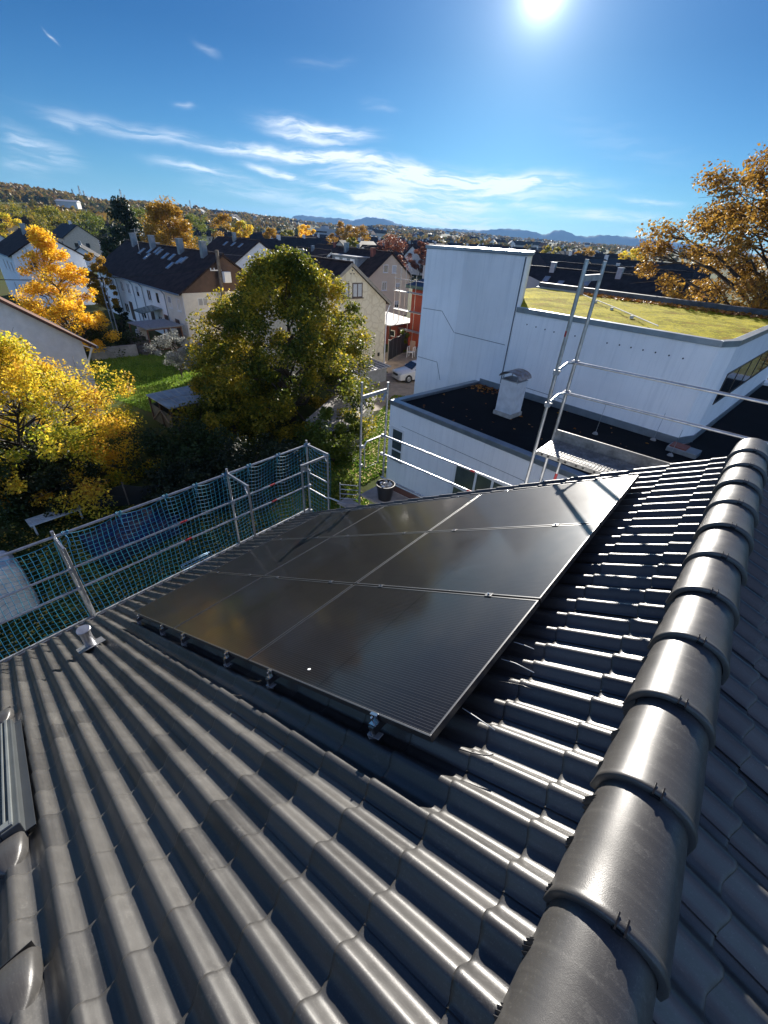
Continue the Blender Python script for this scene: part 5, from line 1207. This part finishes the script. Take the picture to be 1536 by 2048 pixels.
for i in range(int(Ls/.16)): a = .05+i*.16; m.prism([sT(a,-.04,.05), sT(a+.08,-.04,.05), sT(a+.08,-.04,.95), sT(a,-.04,.95)], sT(0,.035,0))
m.build('slats', mat('slat_grey', (.25,.25,.25), .8), ss)
# glass-roofed garden shed
gsd = thing('garden_shed', 'weathered garden shed with grey translucent corrugated roof on the lawn', 'shed', (-25.3, 10.1, GZ))
A1, B1, C1, D1 = [pz(*q, -8.45)-np.array([-25.3, 10.1, -8.45]) for q in ((291,788),(338,816),(418,797),(388,768))]
zz = np.array([0, 0, 1.45]); ctr = (A1+B1+C1+D1)/4; inn = lambda P: ctr+(P-ctr)*.92
m = MB(); m.prism([A1+zz+[0,0,.02], B1+zz+[0,0,.0], C1+zz, D1+zz+[0,0,.02]], (0,0,.05)); rf = m.build('roof', mat('corrugated_clear', (.30,.33,.34), .35, var=.25, scale=1.6), gsd)
m = MB()
for i in range(1, 7):
    t_ = i/7; m.bar(A1+(D1-A1)*t_+zz+[0,0,.08], B1+(C1-B1)*t_+zz+[0,0,.06], .03, .025)
m.bar((A1+B1)/2+zz+[0,0,.085], (D1+C1)/2+zz+[0,0,.085], .03, .02); m.build('batten', mat('batten_grey', (.40,.40,.38), .7), rf)
m = MB()
for P in (A1, B1, C1, D1, (B1+C1)/2, (A1+B1)/2): P = inn(P); m.box((-.05,-.05,0),(.05,.05,1.44), None, P)
m.pieces('post', mat('dark_wood', (.10,.07,.05), .9), gsd)
m = MB()
for P, Q in ((A1, B1), (B1, C1), (C1, D1), (D1, A1)):
    P, Q = inn(P), inn(Q); d_ = (Q-P); d_ /= np.linalg.norm(d_); nn_ = np.array([-d_[1], d_[0], 0])*.02
    m.prism([P+d_*.06, Q-d_*.06, Q-d_*.06+np.array([0,0,1.0]), P+d_*.06+np.array([0,0,1.0])], nn_)
m.build('wall', mat('shed_glazing_dull', (.14,.14,.12), .5, var=.3, scale=3), gsd)
P, Q = inn(A1), inn(B1); m = MB(); m.bar(P+[.03,-.05,.1], (P+Q)/2+[.03,-.05,1.0], .05, .03); m.bar((P+Q)/2+[.03,-.05,1.0], Q+[.03,-.05,.1], .05, .03); m.build('brace', mat('pale_wood', (.35,.30,.24), .8), gsd)
# concrete wall + terrace
cw_ = MB(); a_, b_ = pz(185,722,GZ), pz(278,712,GZ); d_ = b_-a_
cw_.prism([a_, b_, b_+[0,0,.95], a_+[0,0,.95]], (-.25,.05,0)); tag(cw_.build('retaining_wall', concrete), 'low stained concrete retaining wall at the far side of the lawn', 'wall')
ts = thing('terrace_steps', 'dark stone terrace blocks and steps below the row house canopy', 'steps', (*b_[:2], GZ)); m = MB()
for i in range(4): m.box((-.4-i*.9, .25+i*.05, 0), (.3-i*.9, 1.9, .35+.22*i))
m.build('block', mat('dark_stone', (.11,.10,.09), .9, var=.3, scale=3), ts, bevel=.03)
gp_ = thing('garden_grill', 'white covered garden grill box in front of the row house', 'grill', (-45.4, 17.4, GZ)); m = MB(); m.box((-.5,-.4,0),(.5,.4,1.3)); m.build('cover', frame_white, gp_, bevel=.08); m = MB(); m.box((-.3,-.25,1.3),(.3,.25,1.6)); m.build('lid', frame_white, gp_, bevel=.06)
# blue barrel
bb = thing('rain_barrel', 'small dark blue rain barrel beside the silvery shrub', 'barrel', pz(400, 706, GZ)); m = MB(); m.lathe([(0,0),(.3,0),(.34,.45),(.3,.85),(0,.85)], n=16); m.build('body', mat('blue_plastic', (.02,.05,.22), .5), bb, smooth=40); m = MB(); m.lathe([(0,.9),(.31,.9),(.31,.852)], n=16); m.build('lid', mat('blue_plastic', (.02,.05,.22)), bb)
# wooden utility pole with transformer box and wires
pb = pz(457, 669, GZ+.4); pb = px(457, 668, -41.0); 
ptop = px(433, 500, -41.0); pole = thing('utility_pole', 'weathered wooden utility pole with white box in front of the row house gable', 'utility pole', (pb[0], pb[1], GZ))
hp = ptop[2]-GZ
m = MB(); m.tube([(0,0,0), (0,0,hp)], [.20, .15], 10); m.build('pole', pole_wood, pole, smooth=40)
m = MB(); m.box((.1,.15,hp-2.6),(.5,.85,hp-1.7)); m.build('box', frame_white, pole, bevel=.03)
m = MB(); m.bar((0,-.9,hp-1.6), (0,.2,hp-1.6), .08, .08); 
for y in (-.85,-.5): m.lathe([(.04,0),(.06,.08),(.03,.16),(0,.17)], (0,y,hp-1.56), 8)
m.build('crossarm', frame_white, pole)
for i, (b1_, b2_, sag, lab) in enumerate((((pb[0],pb[1]-.85,ptop[2]-1.4), (-50,-10,-1.9), 1.6, 'black overhead wire running left from the utility pole past the golden tree'), ((pb[0],pb[1],ptop[2]-.3), (-60,70,-.5), 1.2, 'thin overhead wire running from the utility pole towards the town'))):
    P = np.array(b1_); Q = np.array(b2_); m = MB(); m.tube([P+(Q-P)*t_-np.array([0,0,sag*4*t_*(1-t_)]) for t_ in np.linspace(0,1,16)], .028 if i == 0 else .012, 5, cap=False); tag(m.build('overhead_wire', black_plastic), lab, 'wire')
# street lamps / masts
for (u, v, vt, X, lab) in ((225,650,556,-52,'slim grey mast left of the row house front, left of two'), (232,650,560,-50,'slim grey mast in front of the row house, right of two')):
    P = px(u, v, X); tp = ray(u-16, vt); T_ = px(u-18, vt, X); o = thing('garden_mast', lab, 'mast', (P[0], P[1], GZ), group='slim masts'); m = MB(); m.tube([(0,0,0),(0,0,T_[2]-GZ)], .05, 6); m.build('shaft', galv_dull, o); m = MB(); m.lathe([(0,.1),(.07,.08),(.07,0),(0,0)], (0,0,T_[2]-GZ), 8); m.build('cap', galv_dull, o)
am = thing('antenna_mast', 'tall thin antenna mast on the row house roof', 'antenna', (*(np.array(rowC)+fd*16.5+gd*2.8), -3.7))
m = MB(); m.tube([(0,0,0),(-.1,0,2.9)], .03, 6); m.build('mast', galv_dull, am)
m = MB()
for z in (2.2,2.5,2.75): m.tube([(0,-.5,z),(0,.5,z)], .015, 5)
m.build('aerial', galv_dull, am)
# bench, pool, wrapped pallet, black mesh fence behind the net
bn = thing('garden_bench', 'white slatted garden bench in the shade behind the netting', 'bench', (-17.95, 2.05, GZ), R(0))
m = MB()
for i in range(5): m.box((-.28+i*.13, -.85, .42), (-.18+i*.13, .85, .455))
m.build('seat', mat('bench_white', (.55,.60,.62), .5), bn, bevel=.005)
for y in (-.75, .75):
    m = MB(); m.box((-.34,y-.03,0),(-.29,y+.03,.42)); m.box((.28,y-.03,0),(.33,y+.03,.42)); m.box((-.29,y-.03,.36),(.28,y+.03,.418)); m.build('leg', mat('bench_white', (.55,.60,.62)), bn)
bp_ = thing('covered_pool', 'low garden pool under a deep blue tarpaulin behind the netting', 'pool', (-14.6, 3.6, GZ), R(6))
m = MB(); m.box((-.9,-1.35,0),(.7,1.35,.7)); m.build('wall', mat('pool_blue', (.007,.015,.06), .6, var=.3, scale=2), bp_, bevel=.08)
G = [[(x, y, .72+.05*math.sin(5*x+3*y)+.04*math.sin(9*y)) for y in np.linspace(-1.42,1.42,20)] for x in np.linspace(-.98,.78,14)]
m = MB().grid(G); m.build('tarpaulin', mat('tarp_blue', (.007,.018,.085), .45, var=.3, scale=3), bp_, smooth=True)
wp = thing('wrapped_pallet', 'tall pallet of building material wrapped in white film behind the netting at the left edge', 'pallet', (-14.0, -.35, GZ))
G = []
for z in np.linspace(.15, 1.75, 12):
    row = []
    for a in np.linspace(0, 2*math.pi, 29):
        c, s_ = math.cos(a), math.sin(a); r = .62/max(abs(c), abs(s_))**.85*(1+.025*math.sin(9*a+8*z)); k = 1 if z < 1.5 else 1-(z-1.5)*.8; row.append((r*c*k, r*s_*1.1*k, z))
    G.append(row)
m = MB().grid(G); m.add([G[-1][i] for i in range(28)]+[(0,0,1.82)], [(i, (i+1) % 28, 28) for i in range(28)]); m.build('film_wrap', mat('film_white', (.62,.60,.58), .35, var=.15, scale=4), wp, smooth=True)
m = MB()
for y in (-.55, 0, .55): m.box((-.6,y-.06,0),(.6,y+.06,.13))
m.build('pallet_base', pole_wood, wp)
bf = thing('mesh_fence', 'black sagging mesh fence behind the white bench', 'fence', (-18.3, 3.0, GZ))
A_, B_ = np.array([0,0.]), np.array([1.9, 2.9]); m = MB()
G = [[(A_[0]+(B_[0]-A_[0])*t_, A_[1]+(B_[1]-A_[1])*t_, z*(1.05-.18*math.sin(math.pi*(t_*2 % 1)))) for z in (.05,.4,.8,1)] for t_ in np.linspace(0,1,21)]
m.grid(G); m.build('mesh', mat('black_mesh', (.012,.013,.012), .7), bf)
for t_ in (0,.5,1): m = MB(); m.tube([(A_[0]+(B_[0]-A_[0])*t_, A_[1]+(B_[1]-A_[1])*t_, 0), (A_[0]+(B_[0]-A_[0])*t_, A_[1]+(B_[1]-A_[1])*t_, 1.15)], .03, 6); m.build('post', pole_wood, bf)
# wire fence by the row house gable
wf = thing('wire_fence', 'thin wire fence along the lawn by the row house gable', 'fence', (-38.6, 17.2, GZ)); 
for i in range(6): m = MB(); m.tube([(i*1.2, i*.75, 0), (i*1.2, i*.75, 1.15)], .03, 5); m.build('post', black_plastic, wf)
for z in (.3,.6,.9,1.1): m = MB(); m.tube([(0,0,z),(6,3.75,z)], .008, 4); m.build('wire', black_plastic, wf)

# ================================================================== CAR
car = thing('parked_car', 'silver estate car parked on the path beside the white tower', 'car', (-20.55, 28.6, GZ+.016)); 
cf, cr_ = np.array([-21.75, 27.15]), np.array([-20.2, 31.0])
car.rotation_euler = (0, 0, math.atan2(cr_[1]-cf[1], cr_[0]-cf[0])); car.location = (float((cf+cr_)[0]/2), float((cf+cr_)[1]/2), GZ+.016)
# x: front at -2.1, rear +2.1
sil = mat('car_silver', (.66,.66,.66), .32, metal=.15, var=.02, coat=.6)
prof_x = [-2.12,-2.05,-1.75,-1.15,-.95,-.35,.2,1.0,1.65,1.95,2.1]
top_z  = [ .55, .70, .84, .93, .98,1.38,1.46,1.45,1.36,1.02, .72]
bel_z  = [ .50, .66, .78, .86, .90, .93, .95, .96, .97, .92, .70]
hw     = [ .62, .74, .82, .85, .86, .86, .86, .86, .84, .80, .74]
G = []
for x, tz, bz, h in zip(prof_x, top_z, bel_z, hw):
    cab = tz > bz+.08; tw = h*.70 if cab else h*.80
    ring = [(x,-h*.96,.22),(x,-h,.45),(x,-h*.99,bz-.05),(x,-h*.93 if not cab else -h*.95,bz),(x,-tw,tz-.05),(x,-tw*.85,tz),(x,0,tz+.02),(x,tw*.85,tz),(x,tw,tz-.05),(x,h*.93 if not cab else h*.95,bz),(x,h*.99,bz-.05),(x,h,.45),(x,h*.96,.22)]
    G.append(ring)
m = MB().grid(G); n_ = 13
m.add(G[0], [tuple(range(13))]); m.add(G[-1], [tuple(range(13))[::-1]]); m.build('body', sil, car, smooth=38)
def side(a, b, z0a, z1a, z0b, z1b, y0, y1, s): return [(a, s*y0, z0a), (b, s*y0, z0b), (b, s*y1, z1b), (a, s*y1, z1a)]
for s_ in (-1, 1):
    for a, b in ((-.78,-.02), (.04,.85), (.92,1.5)):
        def zt(x): return np.interp(x, prof_x, top_z)-.10
        def yw(z, x): return .80-.17*(z-.95)/.42
        q = [(a, s_*(yw(.98,a)+.025), .98), (b, s_*(yw(.98,b)+.025), .99), (b, s_*(yw(zt(b),b)+.015), zt(b)), (a, s_*(yw(zt(a),a)+.015), max(1.0, zt(a)))]
        m = MB(); m.prism(q, (0, -s_*.02, 0)); m.build('side_window', glass_dark, car)
m = MB(); m.prism([(-.99,-.66,.985),(-.99,.66,.985),(-.42,.52,1.36),(-.42,-.52,1.36)], (.01,0,-.015)); m.v[0] += np.array([-.012,0,.022]); m.build('windscreen', glass_dark, car)
for s_ in (-1, 1):
    for x in (-1.32, 1.3):
        w_ = MB(); Mw = np.array([[1,0,0],[0,0,1],[0,1,0]]); w_.lathe([(.19,-.1),(.30,-.1),(.32,-.07),(.32,.07),(.30,.1),(.19,.1)], (x, s_*.80, .32), 20, Mw); wh = w_.build('wheel', mat('tyre', (.015,.015,.015), .8), car, smooth=40)
        w_ = MB(); w_.lathe([(0,.085),(.05,.09),(.185,.06),(.19,.10)] if s_ > 0 else [(0,-.085),(.05,-.09),(.185,-.06),(.19,-.10)], (x, s_*.80, .32), 14, Mw); w_.build('rim', galv, wh)
    m = MB(); m.prism([(-2.10,s_*.42,.62),(-2.04,s_*.72,.62),(-1.92,s_*.76,.78),(-2.0,s_*.46,.76)], (-.03,0,0)); m.build('headlight', mat('lamp_glass', (.6,.65,.7), .1, spec=.8), car)
    m = MB(); m.box((-.72, s_*.90-.08, .92), (-.60, s_*.90+.08, 1.04)); m.build('mirror', sil, car, bevel=.02)
m = MB(); m.box((-2.145,-.36,.50),(-2.11,.36,.66)); m.build('grille', black_plastic, car); m = MB(); m.box((-2.15,-.26,.34),(-2.11,.26,.45)); m.build('number_plate', frame_white, car)
m = MB(); m.box((-2.10,-.5,.24),(-2.05,.5,.31)); m.build('bumper_intake', black_plastic, car)

# ================================================================== TOWN
def pick(u, v, z): return pz(u, v, z)
# houses placed from the photo: apex pixel of the gable end, ridge height, length, width
def town(lab, u, v, zr, L, D, roof, wall, wins=(), chim=(), skyl=(), ang=82, rise=None, **k):
    P = pick(u, v, zr); g_ = np.array([math.cos(R(ang)), math.sin(R(ang))]); f_ = np.array([-g_[1], g_[0]]); rise = rise or D*.33
    C = P[:2]-g_*D/2
    return house_(lab, C, f_, g_, L, D, GZ, zr-rise, zr, wall, roof, wins, chim, skyl, **k)
wb_ = mat('town_white', (.8,.8,.8), .9, var=.04)
G1 = lambda: [('G', 3.0, -5.2, .9, 1.0, ''), ('G', 5.2, -5.2, .9, 1.0, '')]
town('white gabled house with roof windows behind the row house', 518, 484, -2.0, 16, 9, roof_brown, wb_, [('G', 3, -5.9, .9, 1.1, ''), ('G', 6, -5.9, .9, 1.1, '')], [(8, 4, 1.3, zinc)], [(4,.7,.7,1),(7,.72,.7,1),(10,.7,.7,1)])
town('dark-roofed house with small white gable behind the olive tree top', 662, 503, -3.4, 22, 8, roof_brown, wb_, G1(), [(6, 3.5, 1.0, zinc)])
town('long low white house with dark roof and a row of windows, far left', 172, 466, -4.3, 20, 8, roof_brown, wb_, [('F', 2+2.4*i, -7.6, 1.3, .9, '') for i in range(7)]+[('F', 2+2.4*i, -9.4, 1.3, .9, '') for i in range(7)], ang=96, rise=2.2)
town('dark-roofed house behind the row house chimneys', 332, 487, -4.6, 26, 9, roof_brown, wb_, (), [(10, 4, 1.2, zinc)])
town('dark-roofed house left of the dark spruce', 160, 495, -5.6, 12, 8, roof_black, wb_, (), [(4, 4, 1.0, zinc)], ang=70)
town('brown-roofed long house in the middle of the town', 600, 497, -3.8, 30, 9, roof_brown, wb_, (), [(5, 4, 1.2, zinc), (14, 4, 1.2, zinc), (22, 4, 1.2, zinc)])
town('brown-roofed house beyond the beige house', 745, 500, -3.2, 24, 9, roof_brown, wb_, (), [(5, 4, 1.2, zinc), (15, 4, 1.2, mat('brick_red', (.22,.07,.05)))])
# right side beyond the mossy roof
def rtown(lab, u, v, zr, L, D, ang=10, **k):
    P = pick(u, v, zr); f_ = np.array([math.cos(R(ang)), math.sin(R(ang))]); g_ = np.array([-f_[1], f_[0]])
    return house_(lab, P[:2]-g_*D/2, f_, g_, L, D, GZ, zr-D*.33, zr, wb_, roof_black, k.pop('wins', ()), k.pop('chim', ()), k.pop('skyl', ()), **k)
rtown('long dark-roofed house right of the tower beyond the mossy roof', 1050, 534, -2.6, 22, 9, 0, chim=[(4,4,1.1,zinc),(12,4,1.1,zinc)], skyl=[(4,.6,.7,1),(6,.5,.7,1),(9,.6,.7,1)])
rtown('dark-roofed house with white gable beyond the scaffold tower', 1118, 527, -2.5, 11, 9, 12, wins=[('G',3,-5.4,.9,1,''),('G',6,-5.4,.9,1,'')])
dz_ = rtown('dark-roofed house with two white dormers left of the tall brown tree', 1180, 530, -2.8, 17, 9, 4, chim=[(5,4,.9,zinc)])
rtown('dark house roof with skylights at the foot of the tall brown tree', 1225, 520, -2.2, 20, 9, 8, skyl=[(3,.5,.7,1),(5,.55,.7,1),(8,.5,.7,1)])
for i, (u, v) in enumerate(((1205, 561), (1252, 566))):
    P = pz(u, v, -5.2); o = thing('dormer', ['white-windowed dormer, left of two beyond the mossy roof', 'white-windowed dormer, right of two beyond the mossy roof'][i], 'dormer', P)
    m = MB(); m.box((-1.5,0,0),(1.5,3.2,1.3)); m.build('wall', mat('dormer_grey', (.22,.23,.25), .7), o)
    m = MB(); m.box((-1.75,-.3,1.302),(1.75,3.3,1.42)); m.build('roof', mat('dormer_roof_pale', (.33,.36,.36), .6), o)
    for a in (-.8, 0, .8): m = MB(); m.box((a-.33,-.05,.35),(a+.33,-.002,1.1)); w1 = m.build('window', frame_white, o); m = MB(); m.box((a-.25,-.058,.43),(a+.25,-.052,1.02)); m.build('pane', glass_dark, w1)
# simple small houses: three kinds copied
def small(kind, detail):
    L, D, he, rise = [(12,8.5,5.2,3.4),(18,9,5.6,3.2),(9,8,4.6,3.6)][kind]
    root = thing('small_house', '', 'house'); A = np.array([1.,0,0]); 
    m = MB(); m.prism([(-L/2,-D/2,-2),(-L/2,D/2,-2),(-L/2,D/2,he),(-L/2,0,he+rise),(-L/2,-D/2,he)], (L,0,0)); m.build('wall', [mat('far_white', (.68,.68,.67), .9), mat('far_cream', (.55,.49,.40), .9), mat('far_grey', (.48,.48,.50), .9)][kind], root)
    m = MB(); k = rise/(D/2)
    for s_ in (-1, 1): m.prism([(-L/2-.4,s_*(D/2+.4),he-.4*k+.05),(-L/2-.4,0,he+rise+.05),(-L/2-.4,0,he+rise+.25),(-L/2-.4,s_*(D/2+.4),he-.4*k+.25)], (L+.8,0,0))
    m.build('roof', [roof_brown, roof_black, mat('roof_far_red', (.16,.07,.045), .8)][kind], root)
    m = MB(); m.box((1,-.3,he+rise-.8),(1.7,.4,he+rise+1.1)); m.build('chimney', mat('far_white', (.6,.6,.6)) if kind else zinc, root)
    if detail:
        m = MB()
        for x in (-L*.33, 0, L*.33):
            for z in (1.0, 3.4): m.box((x-.5,-D/2-.05,z),(x+.5,-D/2-.01,z+1.25))
        for y in (-1.6, 1.4): m.box((L/2+.01,y-.5,3.2),(L/2+.05,y+.5,4.4))
        m.pieces('window', glass_dark, root)
    return root
def small_label(k, d): return None
protos = [small(i % 3, i < 3) for i in range(6)]; used = [False]*6; random.seed(31); placed = []
kn = ['white-walled brown-roofed', 'cream-walled dark-roofed', 'grey-walled red-roofed']
def place(a, r, rot, k, lab, grp, scale=1.):
    x, y = r*math.sin(a), r*math.cos(a)
    for (qx, qy) in placed:
        if math.hypot(qx-x, qy-y) < (15 if r < 500 else 13): return False
    placed.append((x, y))
    c_ = CM @ np.array([x, y, ground_z(x, y)+6]); u_ = 768+FPX*c_[0]/c_[2]
    zn = 'left of the golden-brown tree' if u_ < 300 else 'between the golden-brown tree and the olive tree' if u_ < 480 else 'above the large olive tree' if u_ < 700 else 'between the olive tree and the white tower' if u_ < 860 else 'above the white tower' if u_ < 1060 else 'above the mossy flat roof'
    lab = lab+' '+zn; grp = grp+', '+zn
    if r > 500: k += 3
    o = protos[k] if not used[k] else copy_tree(protos[k]); used[k] = True
    o.location = (x, y, ground_z(x, y)-.3); o.rotation_euler = (0, 0, rot); o.scale = (scale,)*3; tag(o, lab, 'house', grp); return True
n_ = 0
for i in range(900):
    if n_ >= 105: break
    a = math.radians(random.uniform(-60, -14)) if random.random() < .8 else math.radians(random.uniform(-80, -60)); r = random.uniform(105, 430)
    k = random.choice((0, 0, 1, 1, 2)); n_ += place(a, r, R(random.choice((0, 4, 90, 86))+random.uniform(-6, 6)), k, kn[k]+' house in the valley town', kn[k]+' houses on the valley floor', .92)
n_ = 0
for i in range(2500):
    if n_ >= 150: break
    a = math.radians(random.uniform(-61, -18)); r = random.uniform(650, 2300); cl = math.sin(a*23)+math.cos(r*.006+a*9)
    if cl < -.1: continue
    k = random.choice((0, 0, 0, 1, 2)); n_ += place(a, r, R(random.uniform(0, 180)), k, kn[k]+' tiny house on the distant slope', kn[k]+' houses on the distant slope', 1.15)
# pale apartment block and industrial hall far away
P = ray(650, 467); P = P/np.linalg.norm(P[:2])*520; gz_ = ground_z(P[0], P[1])
ab = thing('apartment_block', 'grey-white multi-storey apartment block in the distant town', 'building', (P[0], P[1], gz_-2)); m = MB(); m.box((-11,-6,0),(11,6,P[2]-gz_+6)); m.build('wall', mat('block_grey', (.42,.43,.45), .9), ab)
m = MB(); hh_ = P[2]-gz_+6
for z in np.arange(3, hh_-1.5, 3): m.box((-9.5,-6.1,z),(9.5,-6.02,z+1.3))
m.pieces('window_band', glass_dark, ab); m = MB(); m.box((-3,-3,hh_),(3,3,hh_+2.2)); m.build('roof_plant', mat('block_grey', (.42,.43,.45)), ab)
for (u, v, d, L_, lab) in ((135, 401, 640, 20, 'long pale farm building high on the left hillside'), (1135, 521, 300, 70, 'long pale factory hall beyond the town on the right')):
    P = ray(u, v); P = P/np.linalg.norm(P[:2])*d; z_ = ground_z(P[0], P[1]); o = thing('hall', lab, 'hall', (P[0], P[1], z_)); o.rotation_euler = (0, 0, R(50 if d > 400 else 20)); h_ = 3; o.location[2] = P[2]-4.0
    m = MB(); m.box((-L_/2,-5,-3),(L_/2,5,h_)); m.build('wall', mat('hall_wall', (.6,.58,.55), .8), o); m = MB(); m.prism([(-L_/2-.5,-5.5,h_),(-L_/2-.5,5.5,h_),(-L_/2-.5,0,h_+1.6)], (L_+1,0,0)); m.build('roof', mat('hall_roof', (.62,.60,.58), .5), o)
# pylons on the skyline
def pylon(lab, u, vt, d, h):
    P = ray(u, vt); P = P/np.linalg.norm(P[:2])*d; z_ = P[2]-h
    o = thing('pylon', lab, 'pylon', (P[0], P[1], z_), group='lattice pylons on the skyline')
    m = MB()
    for sx in (-1, 1):
        for sy in (-1, 1): m.bar((sx*2.4, sy*2.4, -6), (sx*.3, sy*.3, h), .35, .35)
    m.build('mast', mat('pylon_steel', (.16,.17,.18), .6), o)
    for z in (.62, .78, .92): m = MB(); m.bar((-5.5*(1.2-z*.5), 0, h*z), (5.5*(1.2-z*.5), 0, h*z), .4, .4); m.build('crossarm', mat('pylon_steel', (.16,.17,.18)), o)
for i, (u, vt, d) in enumerate(((13,366,950),(34,372,980),(56,369,960),(143,378,1000),(156,371,1010),(166,381,1020),(229,391,1050),(239,378,1060),(248,389,1060),(379,400,1300))):
    pylon(['leftmost', 'second', 'third', 'fourth', 'fifth', 'sixth', 'seventh', 'eighth', 'ninth', 'last'][i]+' thin lattice pylon on the left skyline, counted from the left', u, vt, d, 26)
#HAZE
hz = bpy.data.materials.new('haze'); hz.use_nodes = True; t = hz.node_tree; t.nodes.clear(); vo = N(t, 'ShaderNodeVolumePrincipled'); vo.inputs['Color'].default_value = (.28,.55,1,1); vo.inputs['Density'].default_value = .00007; vo.inputs['Anisotropy'].default_value = .0
oo = N(t, 'ShaderNodeOutputMaterial'); t.links.new(vo.outputs[0], oo.inputs['Volume'])
m = MB(); m.box((-10000,-9500,-160),(10000,9500,290)); o = m.build('haze', hz); tag(o, 'thin bluish haze in the air', 'haze', kind='stuff')
